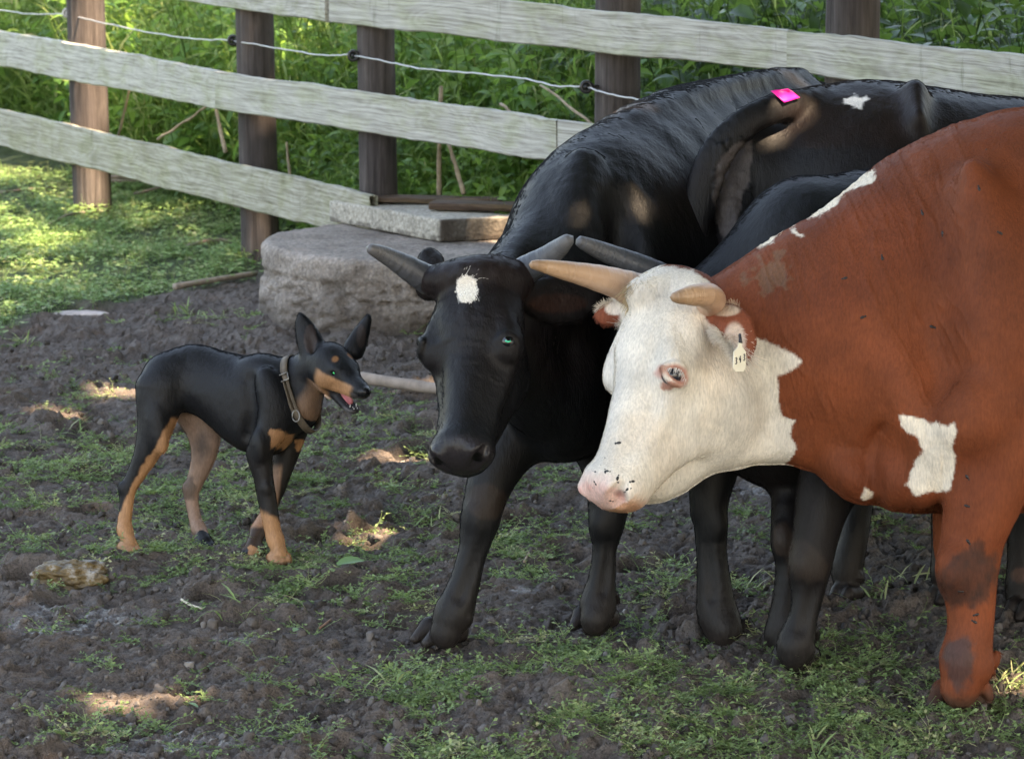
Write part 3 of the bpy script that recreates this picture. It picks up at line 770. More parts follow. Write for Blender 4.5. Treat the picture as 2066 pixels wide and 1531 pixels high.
def post(px, ypx_base, r_px, top_z, seed, lean=(0, 0)):
    s = fence_s(px); d = FPX / s
    g = G(px, ypx_base) if ypx_base else W(px, 0, d)
    g = np.array([g[0], g[1], 0.0])
    # stand on the fence line
    q = Wf(px, 200); g = np.array([q[0], q[1], 0.0])
    r = r_px / s
    n = 30; V, F = [], []
    hs = np.linspace(-.25, top_z, 40)
    hh = np.repeat(hs, n); a = np.tile(2 * math.pi * np.arange(n) / n, len(hs)); pn = np.stack([np.cos(a) * 2.2, np.sin(a) * 2.2, hh * 1.1 + seed * 7], 1)
    rr = r * (1 + .035 * fbm(pn, 3, seed) - .09 * np.maximum(0, .15 - np.abs(fbm(pn * [3, 3, .25], 2, seed + 5))) + .02 * (top_z - hh))
    V = list(g + np.stack([rr * np.cos(a) + lean[0] * hh, rr * np.sin(a) + lean[1] * hh, hh], 1))
    for i in range(len(hs) - 1):
        for k in range(n): F.append((i * n + k, i * n + (k + 1) % n, (i + 1) * n + (k + 1) % n, (i + 1) * n + k))
    V.append(g + np.array([lean[0] * top_z, lean[1] * top_z, top_z + .008])); c = len(V) - 1; b0 = (len(hs) - 1) * n
    for k in range(0, n, 2): F.append((b0 + k, b0 + (k + 1) % n, b0 + (k + 2) % n, c))
    o = mesh_np('post', np.array(V), np.array(F), POST, fence, True, loc=g)
    return o, g, r
posts = []
for i, (px, yb, rp, lean) in enumerate(((182, 415, 38, (-.012, 0)), (522, 510, 38, (-.012, 0)), (765, 0, 38, (-.012, 0)), (1244, 0, 46, (.004, 0)), (1718, 0, 54, (0, 0)), (-420, 0, 33, (0, 0)), (2420, 0, 58, (0, 0)))):
    posts.append(post(px, yb, rp, 1.34, 60 + i, lean))
# insulators and the electric wire
INS = plain('black_plastic', (.012, .012, .014), .35); WIRE = plain('galvanised_wire', (.50, .50, .50), .45, .6, .5, 300, .25)
PORC = plain('pale_insulator', (.55, .52, .50), .35)
wire_px = [(-700, -95), (-120, 8), (0, 21), (60, 29), (128, 30), (200, 45), (300, 66), (400, 80), (462, 82), (560, 98), (650, 112), (708, 112), (780, 125), (850, 139), (950, 148), (1060, 160), (1120, 174), (1180, 176), (1220, 188), (1290, 202), (1330, 208), (1450, 226), (1680, 262), (2066, 318), (2500, 385)]
wp = []
for px, py in wire_px:
    wp.append(Wf(px, py, -.215))
wp = catmull(wp, 12)
k = np.arange(len(wp)); wp[:, 2] += .0016 * np.sin(k * .9) * np.sin(k * .23) + .0006 * np.sin(k * 2.1)
mb = MB(); v, f = tube_geo(wp, .0034, 6); mb.add(v, f); mb.build('wire', WIRE, fence)
for (px, py), (po, g, r), mt in zip(((136, 27), (470, 82), (713, 113), (1183, 176), (1660, 258)), posts[:5], (PORC, INS, INS, INS, INS)):
    c = Wf(px, py, -.215)
    mb = MB(); a = np.linspace(0, 2 * math.pi, 17)
    # ring of the insulator, its screw shank reaching the post
    side = AX
    for q in (-.007, .007):
        ring = [c + .017 * (math.cos(t) * AX + math.sin(t) * AU) + q * AD for t in a]
        v, f = tube_geo(ring, .0065, 8, AD, caps=False); mb.add(v, f)
    v, f = tube_geo([c - .012 * AD, c + .012 * AD], [.009, .009], 12); mb.add(v, f)
    tgt = np.array([g[0] + (px - (182, 522, 765, 1244, 1718)[posts.index((po, g, r))]) / FPX * 0, g[1], c[2]])
    v, f = tube_geo([c + .01 * AD, c + .35 * (tgt - c), tgt], [.006, .006, .006], 8); mb.add(v, f)
    v, f = tube_geo([c + .12 * (tgt - c), c + .2 * (tgt - c)], [.013, .013], 10); mb.add(v, f)
    mb.build('insulator', mt, po)

# ------------------------------------------------------------------ concrete ring with slab and boards on it
def concrete_mat(name, base, dark, wetlow=None):
    m, nt, b = new_mat(name); co = obj_coord(nt)
    n1 = noise_n(nt, 3.5, 5, .65, co); n2 = noise_n(nt, 55, 4, .7, co); vo = nd(nt, 'ShaderNodeTexVoronoi'); vo.inputs['Scale'].default_value = 75; lk(nt, co, vo.inputs['Vector'])
    r = ramp(nt, n1.outputs[0], [(.32, dark), (.5, base), (.7, tuple(min(1, v * 1.25) for v in base))])
    s = ramp(nt, n2.outputs[0], [(.3, (.5, .48, .45)), (.5, (1, 1, 1)), (.7, (1.25, 1.2, 1.15))])
    c = mixc(nt, 1.0, r.outputs[0], s.outputs[0], 'MULTIPLY')
    g = ramp(nt, vo.outputs['Distance'], [(.0, (1.35, 1.3, 1.25)), (.3, (1, 1, 1)), (.6, (.7, .68, .66))]); c = mixc(nt, .6, c, g.outputs[0], 'MULTIPLY')
    a = nd(nt, 'ShaderNodeAttribute', attribute_name='dirt'); c = mixc(nt, a.outputs['Fac'], c, (.050, .038, .030))
    lk(nt, c, b.inputs['Base Color']); b.inputs['Roughness'].default_value = .9
    bump_n(nt, b, n2.outputs[0], .8, .006, bump_n(nt, b, vo.outputs['Distance'], .5, .006)); return m
CONC = concrete_mat('rough_concrete', (.31, .275, .25), (.19, .16, .14))
def build_ring():
    zt = .262; c = W(868, 500, 12.75); cc = np.array([c[0], c[1], 0.0]); r = .615
    n, V, F, A = 200, [], [], []
    prof = [(r - .10, -.15, 0)] + [(r * (1 + .02 * (z < .13)), z, 1) for z in np.linspace(-.1, zt - .02, 30)] + [(r - .006, zt - .008, 1), (r - .02, zt, 1)] + [(q, zt, 2) for q in np.linspace(r - .03, .02, 26)]
    ang = 2 * math.pi * np.arange(n) / n
    pp = np.concatenate([np.stack([np.cos(ang) * rr, np.sin(ang) * rr, 0 * ang + z], 1) for rr, z, t_ in prof])
    F1 = fbm(pp * 6, 4, 71); F2 = fbm(pp * 28, 3, 72); F3 = np.abs(fbm(pp * [9, 9, 14], 3, 73)); q_ = -1
    for rr, z, tpe in prof:
        for k in range(n):
            a = 2 * math.pi * k / n; q_ += 1
            f1, f2, f3 = F1[q_], F2[q_], F3[q_]
            if tpe == 1: q = rr + .011 * f1 + .010 * f2 - .034 * max(0, .10 - f3) / .1 * (z < .18) - .02 * smooth(.07, .15, z) * (1 - smooth(.15, .19, z)) * (f1 > 0)
            else: q = rr
            zz = z + (.008 * f1 + .005 * f2 if tpe == 2 or z > zt - .03 else 0)
            V.append(cc + np.array([q * math.cos(a), q * math.sin(a), zz]))
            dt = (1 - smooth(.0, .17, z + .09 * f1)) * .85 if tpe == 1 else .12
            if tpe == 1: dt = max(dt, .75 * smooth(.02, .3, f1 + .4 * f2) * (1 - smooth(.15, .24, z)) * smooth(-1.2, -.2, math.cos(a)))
            A.append(dt)
    for i in range(len(prof) - 1):
        for k in range(n): F.append((i * n + k, i * n + (k + 1) % n, (i + 1) * n + (k + 1) % n, (i + 1) * n + k))
    o = mesh_np('concrete_ring', np.array(V), np.array(F), CONC, None, True, {'dirt': np.array(A)}, loc=cc)
    tag(o, 'low round rough concrete well ring at the foot of the fence', 'concrete ring')
    return cc, zt
ring_c, ring_z = build_ring()
def subbox(o_, ex, ey, ez, nx, ny, nz, name, mat, seed, amp=.003, label=None, cat=None, group=None, dirtf=None, wood=False):
    """a slab spanned by three edge vectors, subdivided and slightly worn"""
    bm = bmesh.new(); bmesh.ops.create_cube(bm, size=1.0)
    for v in bm.verts: v.co += Vector((.5, .5, .5))
    M = Matrix((ex, ey, ez)).transposed()
    bmesh.ops.bevel(bm, geom=bm.edges[:], offset=.02, segments=1, affect='EDGES') if False else None
    for axis, cnt in ((0, nx), (1, ny), (2, nz)):
        for i in range(1, cnt):
            no = [0, 0, 0]; no[axis] = 1; co = [0, 0, 0]; co[axis] = i / cnt
            bmesh.ops.bisect_plane(bm, geom=bm.verts[:] + bm.edges[:] + bm.faces[:], plane_co=co, plane_no=no)
    uv = np.array([v.co[:] for v in bm.verts]); F = [[v.index for v in f.verts] for f in bm.faces]
    bm.verts.index_update()
    uv = np.array([v.co[:] for v in bm.verts]); F = np.array([[v.index for v in f.verts] for f in bm.faces])
    bm.free()
    E = np.array([ex, ey, ez]); L = np.linalg.norm(E, axis=1)
    # round the edges a little
    rr = amp * 2.2; q = uv * L; c = np.clip(q, rr, L - rr); dv = q - c; dn = np.linalg.norm(dv, axis=1)[:, None]
    q = np.where(dn > rr, c + dv / (dn + 1e-9) * rr, q)
    q = q + amp * np.stack([fbm(q * 9 + j * 13 + seed, 3, seed + j) for j in range(3)], 1)
    P = np.array(o_) + (q / L) @ E
    att = {'gc': np.hstack([q + seed * 1.7, np.ones((len(q), 1))])}
    att['dirt'] = dirtf(q, L, uv) if dirtf else np.zeros(len(q))
    o = mesh_np(name, P, F, mat, None, not wood, att, loc=P.mean(0))
    if label: tag(o, label, cat, group)
    return o
SLABM = concrete_mat('grey_slab', (.44, .42, .37), (.33, .31, .26))
def on_z(px, py, z): return G(px, py, z)
z0 = ring_z + .004
A_, B_, C_ = on_z(890, 489, z0), on_z(664, 447, z0), on_z(1075, 482, z0)
def slab_dirt(q, L, uv): return np.clip((uv[:, 0] < .01) * 0 + (uv[:, 1] < .02) * (.93 + .1 * fbm(q * 14, 3, 9)) + (uv[:, 2] < .3) * .6 * (fbm(q * 30, 2, 5) > -.1), 0, .97)
subbox(A_, B_ - A_, C_ - A_, np.array([0, 0, .082]), 40, 24, 10, 'concrete_slab', SLABM, 81, .0025, 'pale square concrete slab lying on the round concrete ring', 'slab',
       dirtf=lambda q, L, uv: np.clip((uv[:, 0] < .012) * (.80 + .25 * fbm(q * 9, 3, 9)) + (uv[:, 2] < .22) * .55 * (fbm(q * 26, 2, 5) > -.1) + .08, 0, .96))
BROWN = wood_mat('rotten_brown_board', [(.30, (.030, .018, .012)), (.45, (.075, .048, .034)), (.6, (.13, .088, .06)), (.75, (.20, .15, .11))], 1.4)
zt = z0 + .088
def loose(a, b, wd, th, seed, zb, label, name):
    p = on_z(*a, zb); q = on_z(*b, zb); e = q - p; e[2] = 0; n = np.array([-e[1], e[0], 0]); n /= np.linalg.norm(n)
    if n[1] < 0: n = -n
    subbox(p, e, n * wd, np.array([0, 0, th]), 40, 5, 3, name, BROWN, seed, .004, label, 'board', wood=True)
loose((752, 410), (1010, 413), .10, .022, 91, zt, 'flat grey brown board at the back of the slab, its end at the rail tip', 'loose_board')
loose((862, 424), (1110, 432), .12, .030, 92, zt, 'dark brown rotten plank lying on the slab front edge behind the black cow', 'loose_board')
# ------------------------------------------------------------------ undergrowth behind the fence
def fence_y(X):
    px = np.array([-900, -420, 182, 522, 765, 1244, 1718, 2420, 3200.]); d = FPX / fence_s(px)
    P = np.array([W(a, 200, b) for a, b in zip(px, d)])
    return np.interp(X, P[:, 0], P[:, 1])
def plant_tpl(seed, H, broad, pairs, lean=.25):
    q = rs(seed); V, F, E, n = [], [], [], 0
    th = q.uniform(0, 6.28); pts = []
    for i in range(8):
        t = i / 7; pts.append((math.cos(th) * lean * H * t * t + .01 * q.randn(), math.sin(th) * lean * H * t * t + .01 * q.randn(), H * t))
    v, f = strip_tpl(pts, .0042 * H, .0015); V.append(v); F.append(f); E.append(np.full(len(v), -.15)); n += len(v)
    P = np.array(pts)
    for i in range(pairs):
        t = .12 + .88 * (i + q.rand() * .6) / pairs; z = t * 7; j = int(min(6, z)); p = P[j] + (P[j + 1] - P[j]) * (z - j)
        a0 = q.uniform(0, 6.28)
        for sd in range(2 if broad else 1):
            L = (q.uniform(.07, .14) if broad else q.uniform(.10, .26)) * (1.15 - .5 * t); wd = L * (q.uniform(.38, .55) if broad else q.uniform(.05, .09))
            lv, lf = leaf_tpl(L, wd, q.uniform(.1, .5), q.uniform(.15, .7), 3)
            M = euler_np(np.array([q.normal(0, .35)]), np.array([q.uniform(-.9, .35) if broad else q.uniform(-1.2, -.4)]), np.array([a0 + sd * math.pi + q.normal(0, .4)]))[0]
            off = np.array([M[0, 0], M[1, 0], M[2, 0]]) * (.02 if broad else 0)
            V.append(lv @ M.T + p + off); F.append(lf + n); E.append(np.full(len(lv), .12 * (t - .5) + q.uniform(-.07, .07))); n += len(lv)
    return np.vstack(V), np.vstack(F), np.concatenate(E)
def build_undergrowth():
    R = rs(21)
    X = R.uniform(-4.2, 3.6, 12000); off = .30 + 6.5 * R.rand(12000) ** 1.4; Y = fence_y(X) + off
    px, py, _ = project(np.stack([X, Y, 0 * X], 1)); q = (px > -250) & (px < 2350); X, Y, off, px = X[q], Y[q], off[q], px[q]
    # clear path just behind the fence on the left, where the lawn runs through
    n = fbm(np.stack([X, Y, 0 * X], 1) * 1.3, 3, 77)
    clear = np.where(px < 620, 1.35 - .0008 * px, .25) + .35 * n
    q = off > clear; X, Y, off, px, n = X[q], Y[q], off[q], px[q], n[q]
    N = len(X); grassy = R.rand(N) < np.interp(px, [0, 350, 800, 1300, 2066], [.88, .78, .5, .25, .08])
    S1, S2 = Scatter(), Scatter()
    broad = [plant_tpl(300 + i, R.uniform(.55, 1.15), True, R.randint(8, 13)) for i in range(14)]
    blade = [plant_tpl(340 + i, R.uniform(.8, 1.45), False, R.randint(7, 12), .2) for i in range(10)]
    Z = np.zeros(N) + .0; ty = R.randint(0, 140, N)
    short = np.clip(.35 + .55 * (off - clear[q] if False else off - .3) / 1.2, .35, 1.0)
    sc = R.uniform(.75, 1.25, N) * short; rn = np.clip(.5 + .25 * R.randn(N) + .25 * n, 0, 1)
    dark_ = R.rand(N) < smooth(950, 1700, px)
    for v in range(14):
        k = (~grassy) & ~dark_ & (ty % 14 == v)
        S1.put(broad[v], np.stack([X[k], Y[k], Z[k]], 1), euler_np(R.normal(0, .1, k.sum()), R.normal(0, .1, k.sum()), R.uniform(0, 6.28, k.sum())), sc[k], rn[k])
    for v in range(10):
        k = grassy & (ty % 10 == v)
        S2.put(blade[v], np.stack([X[k], Y[k], Z[k]], 1), euler_np(R.normal(0, .1, k.sum()), R.normal(0, .1, k.sum()), R.uniform(0, 6.28, k.sum())), sc[k], rn[k])
    SD = Scatter(); pass
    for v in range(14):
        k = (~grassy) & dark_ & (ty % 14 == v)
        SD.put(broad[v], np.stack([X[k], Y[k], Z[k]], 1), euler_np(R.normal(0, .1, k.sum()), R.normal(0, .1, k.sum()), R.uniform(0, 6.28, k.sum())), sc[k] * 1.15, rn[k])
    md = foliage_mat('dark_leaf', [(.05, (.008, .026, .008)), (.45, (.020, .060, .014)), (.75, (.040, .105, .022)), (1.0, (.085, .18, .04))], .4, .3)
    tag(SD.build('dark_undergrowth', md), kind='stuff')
    m1 = foliage_mat('leaf_green', [(.05, (.030, .080, .018)), (.4, (.075, .18, .036)), (.7, (.13, .27, .055)), (1.0, (.24, .37, .085))], .45, .4)
    m2 = foliage_mat('blade_green', [(.05, (.08, .15, .04)), (.4, (.17, .27, .07)), (.7, (.26, .35, .11)), (1.0, (.42, .42, .20))], .5, .4)
    tag(S1.build('undergrowth', m1), kind='stuff')
    tag(S2.build('tall_grass', m2), kind='stuff')
build_undergrowth()
STRAW = plain('dry_stalk', (.38, .30, .22), .8, ns=30)
def stalk(pts, r0, r1, name, label, cat, group, mat=None):
    P = catmull([W(*p) for p in pts], 5); R = np.linspace(r0, r1, len(P)); k = np.arange(len(P))
    P[:, 2] += .004 * np.sin(k * 1.7)
    mb = MB(); v, f = tube_geo(P, R * (1 + .12 * np.sin(k * 2.3)), 7); mb.add(v, f)
    o = mb.build(name, mat or STRAW, None, loc=P[0]); return tag(o, label, cat, group)
fd = lambda px, extra: FPX / fence_s(px) + extra
for pts, r0, r1, lb in (
    ([(455, 308, fd(455, .5)), (440, 240, fd(440, .5)), (432, 195, fd(432, .5))], .010, .006, 'dry stalk leaning just left of the second post between the two lower boards'),
    ([(318, 282, fd(318, .6)), (370, 248, fd(370, .6)), (425, 210, fd(425, .6))], .006, .005, 'thin dry stem slanting up to the right between first and second post'),
    ([(590, 385, fd(590, .5)), (582, 330, fd(582, .5)), (578, 285, fd(578, .5))], .008, .004, 'short dry stalk just right of the second post'),
    ([(886, 395, fd(886, .5)), (886, 300, fd(886, .5)), (890, 172, fd(890, .5))], .011, .008, 'upright dry stalk with torn pale top right of the third post'),
    ([(936, 392, fd(936, .5)), (918, 330, fd(918, .5)), (905, 290, fd(905, .5))], .010, .007, 'dry stalk leaning left beside the torn upright stalk'),
    ([(1010, 210, fd(1010, .6)), (1060, 250, fd(1060, .6)), (1130, 300, fd(1130, .6))], .006, .004, 'thin dry stem sloping down to the right behind the middle board'),
    ([(1275, 330, fd(1200, .6)), (1180, 240, fd(1180, .6)), (1090, 170, fd(1090, .6))], .008, .004, 'dry stem bent up to the left beside the fourth post'),
    ([(235, 290, fd(235, .5)), (250, 230, fd(250, .5)), (262, 178, fd(262, .5))], .007, .005, 'yellow green stalk right of the leftmost sunlit post')):
    stalk(pts, r0, r1, 'dry_stalk', lb, 'stalk', 'dry stalks behind the fence')
# cut branches lying on the lawn behind the bottom board
def lying(pts, r0, r1, name, label, cat, group=None, mat=None, zoff=0.0, n=9):
    P = []
    for a in pts:
        g = G(a[0], a[1]); P.append([g[0], g[1], max(0., float(ground_z(g[0], g[1])) * .6) + r0 * .7 + zoff + (a[2] if len(a) > 2 else 0)])
    P = catmull(P, 6); k = np.arange(len(P)); mb = MB()
    v, f = tube_geo(P, np.linspace(r0, r1, len(P)) * (1 + .04 * np.sin(k * 1.9)), n); mb.add(v, f)
    return tag(mb.build(name, mat or STRAW, None, loc=P.mean(0)), label, cat, group)
BARK = plain('grey_branch', (.26, .21, .175), .85, ns=25, bump=.5)
PALE = plain('pale_stick', (.36, .30, .25), .85, ns=25, bump=.5)
g_ = 'cut branches lying in the grass under the bottom board'
for pts, r0, r1, lb in (
    ([(160, 395, .02), (215, 400, .09), (300, 402, .08), (420, 412, .03), (520, 436, 0)], .011, .008, 'long arched pale branch running from the leftmost post to the second post'),
    ([(225, 380, .03), (330, 385, .04), (470, 398, .02)], .010, .006, 'straight branch tucked close behind the long arched one'),
    ([(270, 398, .01), (380, 400, .06), (500, 432, 0)], .007, .005, 'thin twig bowed just below the long arched branch'),
    ([(0, 392, 0), (60, 388, .01), (110, 380, 0)], .006, .004, 'thin twig lying at the left picture edge under the bottom board'),
    ([(380, 500, 0), (430, 494, .01), (480, 492, 0)], .010, .008, 'short dry branch left of the second post foot'),
    ([(90, 460, 0), (140, 440, .01), (200, 428, 0)], .007, .005, 'short twig in the sunny grass before the leftmost post')):
    lying(pts, r0, r1, 'branch', lb, 'branch', g_, BARK)
lying([(352, 583), (430, 570), (516, 556)], .013, .011, 'stick', 'pale straight stick on the edge of the lawn left of the concrete ring', 'stick', None, PALE)
lying([(715, 795, .03), (880, 822, .03), (960, 836, .03)], .019, .017, 'wooden_pole', 'thick grey wooden pole on the mud between the dog and the black cow head', 'pole', None, BARK, .012, 14)
lying([(645, 1268), (668, 1250)], .0025, .002, 'straw', 'reddish straw on the mud below the dog front paws', 'straw', 'straws on the mud', plain('reddish_straw', (.28, .15, .09), .7))
lying([(366, 1213), (385, 1222), (408, 1229)], .003, .0028, 'straw', 'bright pale straw on the mud below the dog hind paws', 'straw', 'straws on the mud', plain('bright_straw', (.62, .55, .42), .6))
lying([(1058, 1135), (1068, 1120)], .004, .002, 'straw', 'short brown twig between the front legs of the black cow', 'straw', 'straws on the mud', STRAW)
lying([(780, 668), (830, 660)], .004, .003, 'straw', 'thin straw lying before the concrete ring', 'straw', 'straws on the mud', plain('orange_straw', (.5, .33, .2), .6))
def rock(px, py, rx, ry, rz, name, label, cat, mat, seed, group=None, rot=0, amp=.25):
    g = G(px, py); c = np.array([g[0], g[1], float(ground_z(g[0], g[1])) + rz * .35])
    bm = bmesh.new(); bmesh.ops.create_icosphere(bm, subdivisions=5, radius=1.0)
    V = np.array([v.co[:] for v in bm.verts]); F = np.array([[v.index for v in f.verts] for f in bm.faces]); bm.free()
    V = np.sign(V) * np.abs(V) ** .8
    V = V * (1 + amp * fbm(V * 1.6 + seed, 4, seed) + amp * .4 * fbm(V * 7 + seed, 3, seed))[:, None] * [rx, ry, rz]
    ca, sa = math.cos(rot), math.sin(rot); V = V @ np.array([[ca, sa, 0], [-sa, ca, 0], [0, 0, 1]])
    return tag(mesh_np(name, V + c, F, mat, loc=c), label, cat, group)
ST = plain('pale_stone', (.42, .37, .35), .8, ns=18, bump=.4)
rock(165, 625, .105, .05, .014, 'flat_stone', 'flat pale stone at the edge of the lawn on the left', 'stone', ST, 5, amp=.2)
def dung_mat():
    m, nt, b = new_mat('ochre_dung'); co = obj_coord(nt); n = noise_n(nt, 22, 5, .7, co); g = nd(nt, 'ShaderNodeNewGeometry')
    sx = nd(nt, 'ShaderNodeSeparateXYZ'); lk(nt, g.outputs['Normal'], sx.inputs[0])
    ad = nd(nt, 'ShaderNodeMath', operation='MULTIPLY_ADD'); lk(nt, n.outputs[0], ad.inputs[0]); ad.inputs[1].default_value = 1.1; 
    r = ramp(nt, n.outputs[0], [(.3, (.035, .026, .018)), (.42, (.09, .06, .025)), (.54, (.17, .115, .045)), (.62, (.30, .28, .25)), (.75, (.5, .48, .46))]); lk(nt, r.outputs[0], b.inputs['Base Color'])
    b.inputs['Roughness'].default_value = .5; bump_n(nt, b, n.outputs[0], 1, .01); return m
rock(140, 1168, .088, .06, .034, 'rock', 'rough ochre brown rock with pale rim on the mud at the left', 'rock', dung_mat(), 9, amp=.45)
# a few fallen leaves, flat on the soil
LEAFM = foliage_mat('fallen_leaf', [(.1, (.10, .20, .07)), (.6, (.17, .30, .12)), (1, (.25, .38, .18))], .5, .15)
for px, py, L, a, lb in ((398, 1428, .042, 2.4, 'fresh green leaf fallen on bare mud near the bottom left'), (592, 1283, .026, 1.2, 'small pale green leaf on the mud left of the striding cow hoof'), (680, 1160, .07, .3, 'broad dull green leaf lying right of the dog front paws')):
    g = G(px, py); S = Scatter(); S.put(leaf_tpl(L, L * .55, .3, .2, 5), np.array([[g[0], g[1], float(ground_z(g[0], g[1])) + .012]]), euler_np(np.array([.25]), np.array([-.25]), np.array([a])), [1.0], np.array([.55]))
    tag(S.build('fallen_leaf', LEAFM, loc=[g[0], g[1], .01]), lb, 'leaf', 'fallen leaves on the mud')

# ------------------------------------------------------------------ coats
def coat_mat(name, rough=.5, sheen=.0, bump=.5, spec=.4, bscale=(260, 260, 60), sheen_col=(.7, .8, 1.0)):
    m, nt, b = new_mat(name)
    a = nd(nt, 'ShaderNodeAttribute', attribute_name='Col')
    co = obj_coord(nt, bscale); n = noise_n(nt, 1.0, 3, .6, co, .4); n5 = noise_n(nt, 1.0, 4, .65, obj_coord(nt, (95, 95, 26)), .6); co2 = obj_coord(nt); n2 = noise_n(nt, 9, 4, .6, co2)
    r = ramp(nt, n2.outputs[0], [(.3, (.78, .78, .78)), (.7, (1.22, 1.2, 1.18))]); c = mixc(nt, 1.0, a.outputs['Color'], r.outputs[0], 'MULTIPLY')
    r2 = ramp(nt, n.outputs[0], [(.3, (.82, .82, .82)), (.7, (1.18, 1.18, 1.18))]); c = mixc(nt, 1.0, c, r2.outputs[0], 'MULTIPLY')
    lk(nt, c, b.inputs['Base Color']); b.inputs['Specular IOR Level'].default_value = spec
    g = nd(nt, 'ShaderNodeAttribute', attribute_name='gloss')
    rr = nd(nt, 'ShaderNodeMapRange'); rr.inputs[3].default_value = rough; rr.inputs[4].default_value = .22; lk(nt, g.outputs['Fac'], rr.inputs[0]); lk(nt, rr.outputs[0], b.inputs['Roughness'])
    b.inputs['Sheen Weight'].default_value = sheen; b.inputs['Sheen Roughness'].default_value = .4; b.inputs['Sheen Tint'].default_value = (*sheen_col, 1)
    bump_n(nt, b, n.outputs[0], bump, .003, bump_n(nt, b, n5.outputs[0], bump * 1.1, .005))
    return m
def hair_mat(name, rough=.45, spec=.4):
    m, nt, b = new_mat(name); a = nd(nt, 'ShaderNodeAttribute', attribute_name='Col'); lk(nt, a.outputs['Color'], b.inputs['Base Color'])
    b.inputs['Roughness'].default_value = rough; b.inputs['Specular IOR Level'].default_value = spec; return m
COAT_BLACK = coat_mat('black_coat', .52, .0, .35, .24); HAIR_BLACK = hair_mat('black_hair', .58, .12)
COAT_RED = coat_mat('red_white_coat', .66, .0, .5, .2); HAIR_RED = hair_mat('red_white_hair', .55, .25)
def horn_mat(name, stops, rough):
    m, nt, b = new_mat(name); a = nd(nt, 'ShaderNodeAttribute', attribute_name='gc')
    sx = nd(nt, 'ShaderNodeSeparateXYZ'); lk(nt, a.outputs['Color'], sx.inputs[0])
    mp = nd(nt, 'ShaderNodeMapping'); mp.inputs['Scale'].default_value = (6, 60, 60); lk(nt, a.outputs['Color'], mp.inputs[0]); n = noise_n(nt, 1, 4, .6, mp.outputs[0])
    ad = nd(nt, 'ShaderNodeMath', operation='MULTIPLY_ADD'); lk(nt, n.outputs[0], ad.inputs[0]); ad.inputs[1].default_value = .35; lk(nt, sx.outputs[0], ad.inputs[2])
    r = ramp(nt, ad.outputs[0], stops); lk(nt, r.outputs[0], b.inputs['Base Color']); b.inputs['Roughness'].default_value = rough
    mp2 = nd(nt, 'ShaderNodeMapping'); mp2.inputs['Scale'].default_value = (26, 2, 2); lk(nt, a.outputs['Color'], mp2.inputs[0]); n2 = noise_n(nt, 1, 3, .6, mp2.outputs[0])
    bump_n(nt, b, n2.outputs[0], .7, .006, bump_n(nt, b, n.outputs[0], .4, .003)); return m
HORN_DARK = horn_mat('dark_horn', [(0, (.026, .028, .034)), (.5, (.060, .065, .075)), (1.1, (.11, .11, .115)), ], .42)
HORN_TAN = horn_mat('tan_horn', [(0, (.60, .42, .32)), (.45, (.56, .37, .26)), (.9, (.46, .29, .17)), (1.25, (.34, .21, .12))], .4)
EYE_DARK = plain('dark_eye', (.006, .006, .008), .06, spec=.8)
HOOF = plain('hoof_horn', (.035, .030, .027), .6, ns=60, bump=.4)
def horn(nodes, mat, parent, name='horn'):
    """nodes: (px, py, depth, radius_px)"""
    P = catmull([W(a, b, c) for a, b, c, r in nodes], 8); R = np.interp(np.linspace(0, len(nodes) - 1, len(P)), range(len(nodes)), [r * c / FPX for a, b, c, r in nodes])
    t = np.linspace(0, 1, len(P)); R = R * (1 + .018 * np.sin(t * 60) * (1 - t) + .01 * np.sin(t * 23))
    n = 28; V, F = tube_geo(P, R, n, caps=False); F = [tuple(f) for f in F]
    tip = P[-1] + (P[-1] - P[-2]) / np.linalg.norm(P[-1] - P[-2]) * R[-1] * .7
    V = np.vstack([V, tip]); b0 = (len(P) - 1) * n
    F += [(b0 + k, b0 + (k + 1) % n, b0 + (k + 2) % n, len(V) - 1) for k in range(0, n, 2)]
    ang = np.tile(np.arange(n) / n * 2 * math.pi, len(P)); tt = np.repeat(t, n)
    gc = np.stack([np.append(tt, 1), np.append(np.cos(ang), 0) * .05, np.append(np.sin(ang), 0) * .05], 1)
    return mesh_np(name, V, np.array(F), mat, parent, True, {'gc': gc})
def ball(c, r, mat, parent, name, axes=None, squash=(1, 1, 1), lod=4):
    bm = bmesh.new(); bmesh.ops.create_icosphere(bm, subdivisions=lod, radius=1.0)
    V = np.array([v.co[:] for v in bm.verts]); F = np.array([[v.index for v in f.verts] for f in bm.faces]); bm.free()
    V = V * squash * r
    if axes is not None: V = V @ np.asarray(axes).T
    return mesh_np(name, V + c, F, mat, parent)
def axes_from(ey, ez):
    """camera-space hints (right, up, towards the viewer) -> columns ex, ey, ez in the world"""
    B = np.stack([AX, AU, -AD], 1); ey = B @ np.asarray(ey, float); ez = B @ np.asarray(ez, float)
    ey /= np.linalg.norm(ey); ez -= ey * (ez @ ey); ez /= np.linalg.norm(ez); return np.stack([np.cross(ey, ez), ey, ez], 1)
